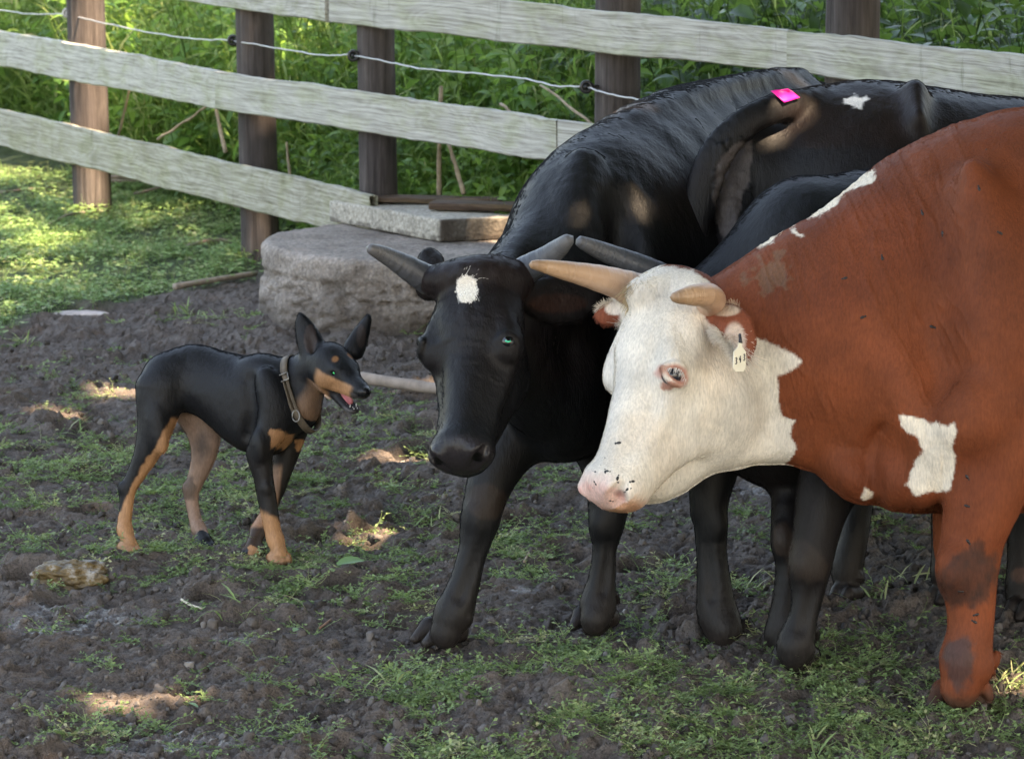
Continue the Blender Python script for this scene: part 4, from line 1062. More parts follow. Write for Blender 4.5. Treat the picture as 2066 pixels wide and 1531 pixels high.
def cow_head(F, wide=1.0, jaw=1.0, ey=0.0, ez=0.0, big=1.0, plain_side=0):
    """canonical head: x across, y from poll to muzzle, z out of the forehead; metres"""
    F.ell((0, .035, -.055), (.098 * wide, .062, .075), .03)
    F.ell((0, .14, -.058), (.096 * wide, .115, .078), .03)
    F.ell((0, .11, -.010), (.062 * wide, .09, .030), .03)
    F.chain([(0, .12, -.06, .072, .085 * wide), (0, .24, -.062, .063, .068), (0, .34, -.064, .052, .050), (0, .43, -.066, .045, .048)], .03)
    F.ell((0, .455, -.064), (.062, .040, .047), .025)
    F.ell((0, .475, -.080), (.060, .030, .040), .02)
    for s in (-1, 1):
        F.ell((s * .080 * wide, .205, -.052), (.030, .046, .040), .03)
        F.chain([(s * .066 * wide, .150, -.020, .020, .020), (s * .088 * wide, .195, -.030, .015, .014), (s * .092 * wide, .225, -.042, .012, .012)], .02)
        F.ell((s * .052 * jaw, .195, -.135), (.040, .095, .080 * jaw), .035)
        F.chain([(s * .052, .20, -.165 * jaw, .050, .030), (s * .045, .29, -.150 * jaw, .038, .026), (s * .032, .38, -.128, .026, .024), (s * .012, .445, -.118, .022, .026)], .025)
        F.chain([(s * .050, .26, -.085, .030, .024), (s * .045, .36, -.085, .026, .022), (s * .040, .44, -.085, .026, .022)], .025)
        F.ell((s * .044, .484, -.052), (.024, .020, .024), .015)
        # facial crest
        F.chain([(s * .078, .25, -.078, .014, .010), (s * .060, .33, -.082, .010, .008)], .02)
    F.ell((0, .452, -.118), (.040, .036, .024), .02)
    for s in (-1, 1):
        F.chain([(s * .030, .508, -.074, .010, .010), (s * .044, .502, -.056, .016, .013), (s * .060, .480, -.048, .012, .009), (s * .068, .462, -.054, .004, .004)], .008, -1)
        F.chain([(s * .050, .500, -.098, .004, .008), (s * .062, .465, -.100, .003, .010), (s * .060, .415, -.104, .002, .008)], .008, -1)
        if s == plain_side: continue
        E_ = lambda x, y, z: (s * x * wide, .207 + ey + (y - .207) * big, -.050 + ez + (z + .050) * big)
        F.ell(E_(.108, .207, -.050), (.018, .013 * big, .022 * big), .006, -1)
        F.chain([E_(.096, .207, -.022) + (.005,), E_(.105, .194, -.036) + (.006,), E_(.107, .190, -.052) + (.0065,), E_(.099, .200, -.076) + (.005,)], .006)
        F.chain([E_(.096, .209, -.022) + (.004,), E_(.103, .220, -.036) + (.005,), E_(.105, .223, -.052) + (.0055,), E_(.098, .212, -.076) + (.004,)], .006)
def cow_eyes(F, parent, mat, wide=1.0):
    for s in (-1, 1):
        ball(F.pt((s * .090 * wide, .207, -.049)), .0185 * F.s, mat, parent, 'eye')
def hooves(b, px, py, dz, r, H, dirx=-.5):
    """cloven hoof under a foot: pastern and two claws"""
    q = H.s * r; g = H.pt((px, py, dz)); g = np.array([g[0], g[1], 0.0]); fw = np.array([dirx * .9, -.45, 0]); fw /= np.linalg.norm(fw); sd = np.array([-fw[1], fw[0], 0])
    for k in (-1, 1):
        c = g + sd * k * q * .42
        b.chain([(c - fw * q * .45 + [0, 0, q * .42], c + fw * q * .35 + [0, 0, q * .50], (q * .44, q * .44), (q * .46, q * .42), sd),
                 (c + fw * q * .35 + [0, 0, q * .50], c + fw * q * 1.05 + [0, 0, q * .16], (q * .46, q * .42), (q * .20, q * .26), sd)], .010, 1)
        b.seg(g + sd * k * q * .45 - fw * q * .75 + [0, 0, q * 1.35], g + sd * k * q * .5 - fw * q * .9 + [0, 0, q * 1.05], (q * .2, q * .2), (q * .14, q * .14), sd, .012)
def cleft(b, H, px, py, dz, r, dirx=-.5):
    q = H.s * r; g = H.pt((px, py, dz)); g = np.array([g[0], g[1], 0.0]); fw = np.array([dirx * .9, -.45, 0]); fw /= np.linalg.norm(fw); sd = np.array([-fw[1], fw[0], 0])
    b.chain([(g + fw * q * .95 + [0, 0, q * 1.0], g + fw * q * 1.35 + [0, 0, 0], (q * .5, q * .07), (q * .5, q * .12), sd)], .006, -1)
def leg_detail(H, knee, fet, r, side=1, back=1):
    """bony knee, tendon groove along the shank, fetlock and dewclaws; back = +1 when the rear of the leg is to the right"""
    kx, ky, kz = knee; fx, fy, fz = fet
    H.ell((kx - back * r * .35, ky - r * .1, kz - .02), r * .55, r * .95, r * .6, 0, .014); H.ell((kx + back * r * .7, ky - r * .75, kz), r * .4, r * .5, r * .5, 0, .014)
    a = np.array([kx + back * r * .30, ky + r * 1.3]); c = np.array([fx + back * r * .34, fy - r * .9])
    n_ = [(a[0], a[1], kz - r * H.s * 1.12, r * .2, r * .35), ((a[0] + c[0]) / 2, (a[1] + c[1]) / 2, (kz + fz) / 2 - r * H.s * .98, r * .22, r * .3), (c[0], c[1], fz - r * H.s * 1.08, r * .18, r * .3)]
    H.chain(n_, .022, -1)
    H.ell((fx + back * r * .75, fy + r * .35, fz - .012), r * .24, r * .36, r * .26, -12 * back, .008); H.ell((fx + back * r * .55, fy + r * .40, fz + .03), r * .24, r * .36, r * .26, -12 * back, .008)
def finish(name, b, parent, color_fn, mat, disp=None, sub=1, relax=2):
    V, Q = b.mesh(relax, sub); N = vnormals(V, Q); print('verts', parent.name, len(V))
    if disp is not None: V = V + N * disp(V, N)[:, None]; N = vnormals(V, Q)
    px, py, d = project(V)
    C, gl = color_fn(V, N, px, py, d)
    o = mesh_np(name, V, Q, mat, parent, True, {'Col': C, 'gloss': gl})
    return o, V, Q, N, C
def blend(C, m, col): return C * (1 - m[:, None]) + np.asarray(col) * m[:, None]
def muscle(V, N): return .0032 * fbm(V * 9, 3, 91) + .0013 * fbm(V * [42, 42, 20], 3, 92)
def fpoly(px, py, poly, V, amp=7, sc=26, seed=3):
    """polygon with a ragged, hairy edge"""
    xs = [p[0] for p in poly]; ys = [p[1] for p in poly]; M_ = np.zeros(len(px))
    sel = np.nonzero((px > min(xs) - 40) & (px < max(xs) + 40) & (py > min(ys) - 40) & (py < max(ys) + 40))[0]
    if len(sel) == 0: return M_
    px, py, V = px[sel], py[sel], V[sel]; m = 0
    for i in range(5):
        w_ = 1 + i * .1
        jx = amp * fbm(V * sc, 3, seed) * 1.6 + amp * .95 * fbm(V * sc * 5 + i * 3.7, 2, seed + 9 + i); jy = amp * fbm(V * sc + 7, 3, seed + 1) * 1.6 + amp * .95 * fbm(V * sc * 5 + 5 + i * 2.9, 2, seed + 8 + i)
        m = m + in_poly(px + jx, py + jy, poly)
    M_[sel] = m / 5.0
    return M_
def coat(o_body, V, Q, N, C, n, L, flow, mat, parent, seed, wt=None, rad=.00045, lift=.35, curl=.25, var=.25, name='fur', win=(-80, 2150, -80, 1620)):
    """hairs on the part of the coat that a camera near this one could see"""
    R = rs(seed); px, py, d = project(V)
    w = ((px > win[0]) & (px < win[1]) & (py > win[2]) & (py < win[3])).astype(float)
    face = -(N @ AD); w *= np.clip((face + .35) * 3, 0, 1)
    if wt is not None: w *= wt
    P, Nn, ix = sample_surf(V, Q, N, n, R, w)
    clump = 1 + 1.3 * var * fbm(P * [55, 55, 22], 3, seed)
    Cc = C[ix] * (clump * (1 + var * R.normal(0, 1, n)))[:, None]; Cc = np.clip(Cc, .002, .95)
    fl = flow(P, Nn); LL = (L(P) if callable(L) else L) * R.uniform(.6, 1.3, n)
    return fur(name, P, Nn, fl, LL, Cc, mat, parent, R, rad, lift, curl)
def sm_r(d, r): return 1 - smooth(r * .8, r * 1.15, d)
# ------------------------------------------------------------------ red steer with a white face
H_D = 7.22
def build_hereford():
    b = Body(.008); H = PixFrame(b, H_D)
    h_or = W(1342, 556, 7.08)
    hf = Frame(b, h_or, axes_from((-.36, -.87, .31), (-.76, .38, .50)), 1.0)
    hf.s = .965
    # trunk, neck
    H.chain([(1450, 720, 0, 150, 95), (1560, 706, 0, 196, 112), (1680, 684, 0, 244, 140), (1800, 674, .02, 300, 180), (1950, 652, .04, 376, 218), (2150, 620, .06, 412, 255), (2600, 620, .14, 405, 290), (3000, 610, .2, 385, 280), (3230, 570, .26, 300, 230)], .06)
    H.chain([(1500, 860, -.02, 52, 50), (1590, 870, -.02, 46, 40), (1660, 900, -.02, 52, 44), (1730, 945, -.02, 58, 52), (1820, 965, -.03, 62, 70), (1930, 975, -.03, 60, 90)], .05)
    H.ell((1722, 955, -.05), 42, 60, 50, 60, .03); H.ell((1810, 962, -.08), 44, 56, 50, 0, .03); H.ell((1868, 950, -.11), 46, 72, 60, 0, .035)
    H.chain([(1752, 1000, -.13, 6, 20), (1764, 900, -.12, 6, 20), (1790, 850, -.13, 5, 14)], .03, -1)
    H.ell((2010, 690, -.15), 150, 270, 105, -14, .06)
    H.ell((1880, 800, -.12), 90, 150, 90, 20, .06)
    H.chain([(1935, 380, -.26, 26, 40), (1885, 520, -.245, 30, 44), (1880, 680, -.215, 30, 44), (1920, 800, -.22, 24, 38)], .11, -1)
    H.ell((1990, 470, -.17), 50, 150, 50, 12, .07); H.ell((1960, 840, -.22), 60, 70, 44, 0, .05); H.chain([(2075, 880, -.24, 16, 30), (2062, 960, -.24, 14, 30)], .05, -1)
    leg_detail(H, (1953, 1160, -.15), (1948, 1330, -.15), 50)
    # near foreleg
    H.chain([(2020, 830, -.15, 130, 80), (1998, 940, -.16, 96, 66), (1975, 1040, -.16, 70, 58), (1955, 1110, -.15, 60, 55), (1953, 1160, -.15, 58, 53), (1957, 1215, -.15, 47, 42), (1957, 1275, -.15, 43, 38), (1948, 1330, -.15, 50, 44), (1943, 1368, -.15, 39, 36), (1937, 1392, -.15, 36, 34)], .03)
    H.ell((1925, 1140, -.19), 26, 40, 26, 0, .03)
    H.ell((2008, 1330, -.13), 10, 20, 12, -10, .012); H.ell((1990, 1395, -.13), 12, 22, 16, 20, .02)
    hooves(b, 1940, 1430, depth_at(1426) - H_D, 64, H, -.4); cleft(b, H, 1940, 1430, depth_at(1426) - H_D, 64, -.4)
    # far foreleg
    H.chain([(1990, 900, .12, 100, 70), (1945, 1010, .14, 62, 52), (1934, 1080, .15, 48, 46), (1938, 1130, .15, 46, 44), (1948, 1210, .15, 36, 34), (1950, 1280, .15, 36, 34), (1945, 1330, .15, 42, 38)], .03)
    hooves(b, 1945, 1350, .15, 42, H)
    # hindquarters beyond the frame
    for dz, x in ((.06, 3120), (.42, 3180)):
        H.chain([(x, 700, dz, 170, 90), (x + 20, 900, dz, 110, 75), (x + 95, 1050, dz, 48, 40), (x + 80, 1180, dz, 38, 34), (x + 70, depth_at(0) * 0 + 1240, dz, 40, 36)], .04)
        hooves(b, x + 60, 1350, dz, 44, H)
    # head
    far = -1 if project(hf.pt((-.1, .2, -.05))[None])[2][0] > project(hf.pt((.1, .2, -.05))[None])[2][0] else 1
    cow_head(hf, 1.16, 1.25, .018, .010, 1.2, far)
    for sx in (-1, 1): hf.chain([(sx * .03, .26, -.13, .060, .045), (sx * .028, .35, -.125, .055, .042), (sx * .015, .43, -.105, .045, .045)], .03)
    hf.ell((0, .465, -.080), (.074, .040, .062), .025)
    for sx in (-1, 1): hf.chain([(sx * .034, .514, -.086, .008, .008), (sx * .050, .507, -.070, .015, .013), (sx * .064, .490, -.052, .013, .010), (sx * .074, .470, -.052, .005, .005)], .008, -1)
    H.chain([(1300, 590, -.17, 34, 40), (1350, 575, -.12, 34, 60), (1395, 590, -.16, 38, 40)], .03)   # hairy poll
    H.ell((1262, 583, -.06), 30, 34, 34, 0, .02); H.ell((1428, 606, -.17), 26, 30, 34, 0, .02)
    H.ell((1318, 984, -.11), 52, 27, 40, 12, .025)
    H.ell((1440, 800, -.10), 92, 120, 70, 0, .05)      # cheek
    H.ell((1420, 880, -.08), 100, 75, 60, 25, .05); H.ell((1345, 960, -.10), 78, 38, 50, 20, .03)
    H.chain([(1490, 905, -.05, 34, 44), (1580, 880, -.02, 48, 44)], .04)
    # near ear: a drooping cup
    H.chain([(1452, 640, -.20, 26, 26), (1478, 652, -.245, 34, 17), (1498, 690, -.275, 27, 13), (1508, 728, -.29, 8, 8)], .014)
    H.ell((1480, 680, -.295), 14, 34, 18, -22, .012, -1)
    # far ear
    H.chain([(1285, 640, -.06, 22, 20), (1248, 632, -.05, 22, 12), (1222, 636, -.05, 22, 9), (1206, 636, -.05, 8, 6)], .012)
    H.ell((1232, 640, -.085), 18, 12, 12, 0, .01, -1)
    brown, dark, white = (.178, .048, .019), (.045, .024, .019), (.70, .66, .59)
    FACE = [(1000, 400), (1330, 535), (1398, 545), (1432, 570), (1436, 606), (1418, 640), (1470, 655), (1520, 678), (1560, 694), (1600, 712), (1618, 728), (1594, 748), (1570, 762), (1566, 800), (1575, 838), (1605, 850), (1598, 880), (1606, 905), (1588, 935), (1500, 1100), (1000, 1100)]
    def disp(V, N):
        px, py, d = project(V)
        nk = smooth(1470, 1560, px) * (1 - smooth(1900, 2000, px)) * (py < 900)
        # fine folds running across the neck
        u = (px - 1500) * .92 - (py - 500) * .42; v = (px - 1500) * .42 + (py - 500) * .92
        f = vnoise(np.stack([u / 12 + 1.2 * fbm(np.stack([u / 90, v / 90, 0 * u], 1), 2, 5), v / 190, d * 6], 1), 44)
        fold = (-.0024 * np.exp(-(f / .10) ** 2) + .0010 * np.abs(f)) * nk * smooth(-.5, .3, fbm(np.stack([u / 120, v / 160, 0 * u], 1), 2, 8))
        ck = smooth(.05, .0, np.abs(hf.inv(V)[:, 1] - .0)) * 0
        dew = smooth(880, 940, py) * (px > 1560) * (px < 1900)
        f2 = vnoise(np.stack([px / 30, py / 90, d * 7], 1), 45) * .006 * dew
        jawf = smooth(1320, 1380, px) * (1 - smooth(1540, 1600, px)) * smooth(850, 900, py)
        w_ = (px * .42 + py * .92); f3 = -.005 * np.abs(vnoise(np.stack([w_ / 34, px / 160, d * 5], 1), 46)) * jawf
        return muscle(V, N) * .9 + fold + f2 + f3
    def color(V, N, px, py, d):
        C = np.tile(np.array(brown), (len(V), 1)); C = C * (1 + .30 * fbm(V * 3, 3, 55))[:, None]
        C = blend(C, smooth(.0, .5, fbm(V * 4.4 + 9, 3, 57)) * .35, (.15, .036, .016))
        z = V[:, 2]
        m = fpoly(px, py, FACE, V, 5); C = blend(C, m, white)
        C = blend(C, m * smooth(.05, .45, fbm(V * 7, 3, 58)) * .35, (.72, .60, .47))
        near = d < H_D + .02
        for poly in ([(1768, 345), (1735, 352), (1660, 392), (1612, 428), (1625, 443), (1650, 440), (1690, 415), (1703, 395), (1730, 375), (1760, 368)],
                     [(1503, 486), (1530, 470), (1566, 478), (1560, 494), (1528, 502)], [(1592, 455), (1606, 462), (1616, 486), (1606, 480)],
                     [(1813, 838), (1835, 838), (1875, 850), (1924, 856), (1928, 940), (1918, 992), (1880, 985), (1850, 1004), (1826, 978), (1840, 940), (1862, 915), (1850, 880), (1828, 868)],
                     [(1735, 1004), (1752, 985), (1766, 1000), (1740, 1010)]):
            C = blend(C, fpoly(px, py, poly, V, 6, 30, 13), (.80, .72, .60))
        # muddy knee and pastern
        nz_ = .75 * fbm(V * 15, 5, 71, .65); kn = sm_r(np.hypot((px - 1950) / 70, (py - 1165 + .25 * (px - 1950)) / 54) + nz_, 1) * near; C = blend(C, kn * (.75 + .25 * fbm(V * 60, 2, 7)), dark)
        ft = sm_r(np.hypot((px - 1938) / 38, (py - 1335) / 62) + nz_, 1) * near; C = blend(C, ft * .85, (.055, .032, .030))
        C = blend(C, (1 - smooth(.045, .075, z + .012 * fbm(V * 25, 3, 2))) * .85, (.075, .040, .028)); C = blend(C, (1 - smooth(.01, .04, z)), (.045, .036, .032))
        # ears
        pe = H_earmask(V); C = blend(C, pe, (.22, .065, .035))
        e_in = np.clip(1 - np.hypot((px - 1482) / 26, (py - 690) / 46), 0, 1) * (d < 7.02); C = blend(C, smooth(0, .3, e_in) * .8, (.66, .55, .47))
        e_rim = sm_r(np.hypot((px - 1463) / 30, (py - 626) / 12), 1); C = blend(C, e_rim * .8, (.70, .60, .50))
        e_far = sm_r(np.hypot((px - 1240) / 20, (py - 622) / 14), 1) * (d > 7.05); C = blend(C, e_far * .9, (.80, .74, .66))
        # dusty manure on the neck
        mn = smooth(.0, .35, fbm(V * 42, 3, 61) + .55 * np.clip(1 - np.hypot((px - 1548) / 55, (py - 545) / 48), -1, 1) - .15) * (np.hypot((px - 1548) / 62, (py - 545) / 58) < 1) * near
        C = blend(C, mn * .5, (.17, .115, .075))
        # pink nose, eye rim, nostril
        q = hf.inv(V)
        ns = smooth(.452, .480, q[:, 1] + .008 * fbm(V * 40, 2, 3)) * (np.abs(q[:, 0]) < .2) * (px < 1330) * smooth(-.19, -.15, q[:, 2]) * (.55 + .45 * smooth(.475, .495, q[:, 1])) * (1 - .8 * smooth(.046, .064, np.abs(q[:, 0]) + .006 * fbm(V * 50, 2, 9))); C = blend(C, ns * .75, (.72, .42, .37)); C = blend(C, ns * smooth(.1, .5, fbm(V * 60, 3, 19)) * .5, (.62, .30, .26))
        C = blend(C, (1 - smooth(.008, .017, np.minimum(np.linalg.norm(q - [-.056, .494, -.062], axis=1), np.linalg.norm(q - [.056, .494, -.062], axis=1)))) * .85, (.20, .065, .055))
        lip = smooth(.465, .50, q[:, 1] - .1 * (q[:, 2] + .1)) * (q[:, 2] < -.085) * (px < 1330); C = blend(C, lip * .75, (.55, .27, .13))
        for sx in ((-1,) if project(hf.pt((-.1, .2, -.05))[None])[2][0] < project(hf.pt((.1, .2, -.05))[None])[2][0] else (1,)):
            e = q - np.array([sx * .098 * 1.16, .225, -.038]); r_ = np.sqrt((e[:, 1] * 1.15) ** 2 + ((e[:, 2] + .002) / 1.45) ** 2 + (e[:, 0] * .5) ** 2) + .004 * fbm(V * 60, 2, 5)
            C = blend(C, (1 - smooth(.018, .028, r_)) * .9, (.52, .24, .19)); 
            e2 = q - np.array([sx * .092 * 1.16, .240, .000]); C = blend(C, (1 - smooth(.010, .019, np.linalg.norm(e2 * [.5, .62, 1.15], axis=1) + .003 * fbm(V * 60, 2, 6))) * .85, (.30, .10, .05))
            C = blend(C, sm_r(np.linalg.norm((q - np.array([sx * .098 * 1.16, .252, -.040])) * [.4, 1.2, .6], axis=1) + .004 * fbm(V * 70, 2, 8), .011) * .8, (.36, .12, .07))
        gl = np.clip(ns * .55 + lip * .3, 0, 1); gl = np.maximum(gl, ft * .5)
        return np.clip(C, .004, .95), gl
    def H_earmask(V):
        P = [H.pt(p) for p in ((1462, 640, -.22), (1485, 660, -.255), (1500, 700, -.28), (1508, 728, -.29))]; m = np.zeros(len(V))
        for i in range(3):
            a, c = P[i], P[i + 1]; t = np.clip((V - a) @ (c - a) / ((c - a) @ (c - a)), 0, 1); m = np.maximum(m, 1 - smooth(.030, .040, np.linalg.norm(V - a - t[:, None] * (c - a), axis=1)))
        a = H.pt((1222, 636, -.05)); m = np.maximum(m, 1 - smooth(.028, .038, np.linalg.norm(V - a, axis=1)))
        return m
    g = G(2000, 1420); t = thing('cow', 'red brown steer with white face, pale horns and an ear tag, nearest of the cattle', 'cow', (g[0], g[1], 0), 'cattle crowding in the yard')
    o, V, Q, N, C = finish('body', b, t, color, COAT_RED, disp)
    tag(o, 'red brown coat with white face, neck patch and brisket')
    # coat
    q = hf.inv(V); pxx, pyy, dd = project(V); whiteness = C[:, 2] > .35
    muz = 1 - smooth(.44, .475, q[:, 1]) * (pxx < 1340)
    def flow(P, Nn):
        qq = hf.inv(P); px, py, d = project(P); inh = (1 - smooth(1480, 1560, px)) * 1.0
        head = -hf.R[:, 1][None] * .4 + hf.R[:, 2][None] * -.8 + np.array([0, 0, -.25]); bodyf = AX * .55 - AU * .85
        fh = np.where((qq[:, 1] < .17)[:, None], hf.R[:, 1][None] * .9 + Nn * 0, head)
        leg = smooth(980, 1060, py)[:, None]
        f = fh * inh[:, None] + bodyf * (1 - inh[:, None]); return f * (1 - leg) + np.array([0, 0, -1.]) * leg
    coat(o, V, Q, N, C, 260000, lambda P: .013, flow, HAIR_RED, t, 5, wt=np.clip(muz, .02, 1) * (1 - .5 * H_earmask(V)), rad=.0006, lift=.32, curl=.3, var=.16)
    # long tufts: forelock, ear hair, crest of the neck, muddied knee
    R = rs(77)
    def tuft(cx, cy, rx, ry, n, L, fl, col, seed, lift=.5, curl=.35, rad=.0006, nearv=True, var=.10, name='hair_tuft'):
        w_ = (np.hypot((pxx - cx) / rx, (pyy - cy) / ry) < 1) & ((-(N @ AD)) > -.15)
        if nearv: w_ &= dd < H_D + .05
        if w_.sum() < 8: return
        P, Nn, ix = sample_surf(V, Q, N, n, rs(seed), w_.astype(float)); Rr = rs(seed + 1)
        Cc = np.clip(np.asarray(col)[None] * (1 + var * Rr.normal(0, 1, n))[:, None], .003, .95)
        f = fl(P, Nn) if callable(fl) else np.tile(np.asarray(fl, float), (n, 1)); fur(name, P, Nn, f, L * Rr.uniform(.5, 1.25, n), Cc, HAIR_RED, t, Rr, rad, lift, curl, 6)
    down = hf.R[:, 1]
    fl_fore = lambda P, Nn: down[None] + AX[None] * ((project(P)[0] - 1335) / 120)[:, None] * .6 + .25 * fbm(P * 30, 2, 4)[:, None] * AX
    tuft(1325, 580, 50, 34, 2200, .055, lambda P, Nn: down[None] + AX * .25 + .45 * fbm(P * 30, 2, 4)[:, None] * AX + 0 * P, (.50, .40, .25), 81, .5, .30, .0008, True, .3, 'forelock')
    tuft(1335, 650, 80, 80, 4000, .030, fl_fore, (.84, .79, .70), 83, .35, .35, .0005)
    tuft(1262, 585, 32, 36, 900, .022, -AX + AU * .2, (.82, .77, .68), 84)
    tuft(1455, 690, 40, 62, 3800, .050, AX * .35 - AU * .9, (.80, .71, .61), 85, .5, .4, .0009)
    tuft(1482, 690, 26, 46, 2600, .034, -AX * .5 - AU * .8, (.82, .76, .68), 185, .6, .4, .0008)
    tuft(1456, 628, 40, 14, 700, .028, AX * .7 + AU * .7, (.62, .50, .38), 86, .7, .4)
    tuft(1235, 620, 26, 16, 500, .022, -AX * .6 + AU * .6, (.78, .70, .60), 87, .5, .4)
    tuft(1545, 482, 44, 16, 900, .032, AU * .6 + AX * .2, (.80, .70, .58), 88, .9, .5)
    tuft(1680, 395, 80, 40, 1500, .026, AX * .3 - AU * .8, (.80, .72, .60), 89, .4, .4)
    tuft(1605, 770, 30, 100, 900, .020, AX * 1. - AU * .3, (.78, .70, .60), 90, .2, .3)
    tuft(1592, 890, 30, 50, 500, .020, AX * 1. - AU * .2, (.78, .70, .60), 93, .2, .3)
    tuft(1250, 1005, 60, 16, 500, .016, -AU + .2 * AX, (.62, .36, .20), 94, .7, .3, .0003, name='chin_hair')
    tuft(1400, 985, 90, 18, 400, .014, -AU + .3 * AX, (.72, .62, .50), 95, .5, .3, .0003, name='chin_hair')
    # eye with pale lashes
    EYE_H = plain('grey_blue_eye', (.020, .024, .034), .16, spec=.6, ns=90, amp=.4)
    for sx in (-1, 1): ball(hf.pt((sx * (.088 if sx != far else .066) * 1.16, .225, -.040)), .0222 * hf.s, EYE_H, t, 'eye')
    sx = -1 if project(hf.pt((-.1, .2, -.05))[None])[2][0] < project(hf.pt((.1, .2, -.05))[None])[2][0] else 1
    n = 34; Rr = rs(3); a = Rr.uniform(-1, 1, n); P = np.array([hf.pt((sx * (.110 - .006 * v_ * v_) * 1.16, .209 + .010 * v_ * v_, -.040 + .026 * v_)) for v_ in a]); Nn = np.tile(hf.R[:, 0] * sx, (n, 1))
    fur('eyelashes', P, Nn, np.tile(hf.R[:, 0] * sx * .9 + down * 1.0, (n, 1)) + Rr.normal(0, .15, (n, 3)), .017 * Rr.uniform(.7, 1.1, n), np.tile([.82, .80, .78], (n, 1)), HAIR_RED, t, Rr, .0007, .1, .15, 5)
    # horns
    horn([(1290, 590, 7.12, 38), (1245, 572, 7.10, 31), (1190, 557, 7.04, 25), (1130, 544, 6.99, 18), (1090, 536, 6.97, 12), (1072, 534, 6.965, 8)], HORN_TAN, t)
    horn([(1420, 612, 7.05, 30), (1436, 606, 6.98, 29), (1424, 596, 6.91, 26), (1396, 596, 6.87, 21), (1372, 599, 6.855, 15), (1357, 600, 6.85, 9)], HORN_TAN, t)
    # ear tag
    TAGM = plain('tag_plastic', (.80, .76, .62), .4, ns=20, amp=.06); INK = plain('tag_ink', (.03, .03, .035), .6)
    c = W(1492, 722, 6.885); ux = (AX * .80 + (-AD) * -.45 + AU * .0); ux /= np.linalg.norm(ux); uy = AU * .97 + AX * .14; uy -= ux * (uy @ ux); uy /= np.linalg.norm(uy); uz = np.cross(ux, uy)
    hw, hh = .0145, .027; outl = [(-hw, -hh * .75), (-hw * .55, -hh), (hw * .7, -hh), (hw, -hh * .7), (hw, hh * .45), (hw * .35, hh * .8), (hw * .22, hh * 1.15), (-hw * .22, hh * 1.15), (-hw * .35, hh * .8), (-hw, hh * .45)]
    mb = MB(); k = len(outl); Vt = [c + x * ux + y * uy + z * uz for z in (-.0012, .0012) for x, y in outl]
    mb.add(Vt, [list(range(k))[::-1], [k + i for i in range(k)]] + [[i, (i + 1) % k, k + (i + 1) % k, k + i] for i in range(k)]); tg = mb.build('ear_tag', TAGM, t, False)
    zz = 1 if uz @ AD < 0 else -1
    def stroke(p, w=.0011):
        P = [c + x * ux + y * uy + zz * .0018 * uz for x, y in p]; v, f = tube_geo(P, w, 5, uz); m2.add(v, f)
    m2 = MB(); s_ = .0066
    gl = {'3': [(-.4, .8), (.1, 1), (.4, .6), (0, .1), (.45, -.4), (.1, -.95), (-.4, -.8)], '4': [(.25, 1), (-.45, -.2), (.45, -.2)], '4b': [(.22, .3), (.22, -1)]}
    for i, ch in enumerate(('3', '4', '3')):
        ox = (i - 1) * .0092 + .0004; oy = -.006 + i * .0035
        for key in ((ch,) if ch == '3' else ('4', '4b')): stroke([(ox + x * s_ * .62, oy + y * s_) for x, y in gl[key]])
    m2.build('number', INK, tg)
    mb = MB(); v, f = tube_geo([c + uy * .030 + uz * zz * .002, c + uy * .040 + AD * .004, c + uy * .046 + AD * .018], [.004, .003, .003], 8); mb.add(v, f); mb.build('tag_stud', INK, tg)
    return hf
hf_h = build_hereford()
# flies on the steer
# ------------------------------------------------------------------ black cattle
BLK, RUST, MUDC = (.0065, .0070, .0085), (.018, .010, .0085), (.026, .020, .017)
def black_base(V, seed):
    C = np.tile(np.array(BLK), (len(V), 1)); C = C * (1 + .3 * fbm(V * 4, 3, seed))[:, None]
    C = blend(C, smooth(.1, .5, fbm(V * 2.6 + seed, 3, seed)) * .35, RUST)
    z = V[:, 2]; C = blend(C, (1 - smooth(.05, .20, z + .05 * fbm(V * 14, 2, 6))) * .45, MUDC); C = blend(C, (1 - smooth(.0, .045, z)) * .8, (.045, .035, .030))
    return C
def body_flow(right=.7, down=.7):
    def f(P, Nn):
        leg = (1 - smooth(.45, .6, P[:, 2]))[:, None]; return (AX * right - AU * down) * (1 - leg) + np.array([0, 0, -1.]) * leg
    return f
def fly(t, pts, mat, r=.0028):
    for px, py, d in pts: ball(W(px, py, d), r, mat, t, 'fly', squash=(1.4, 1, 1), lod=2)

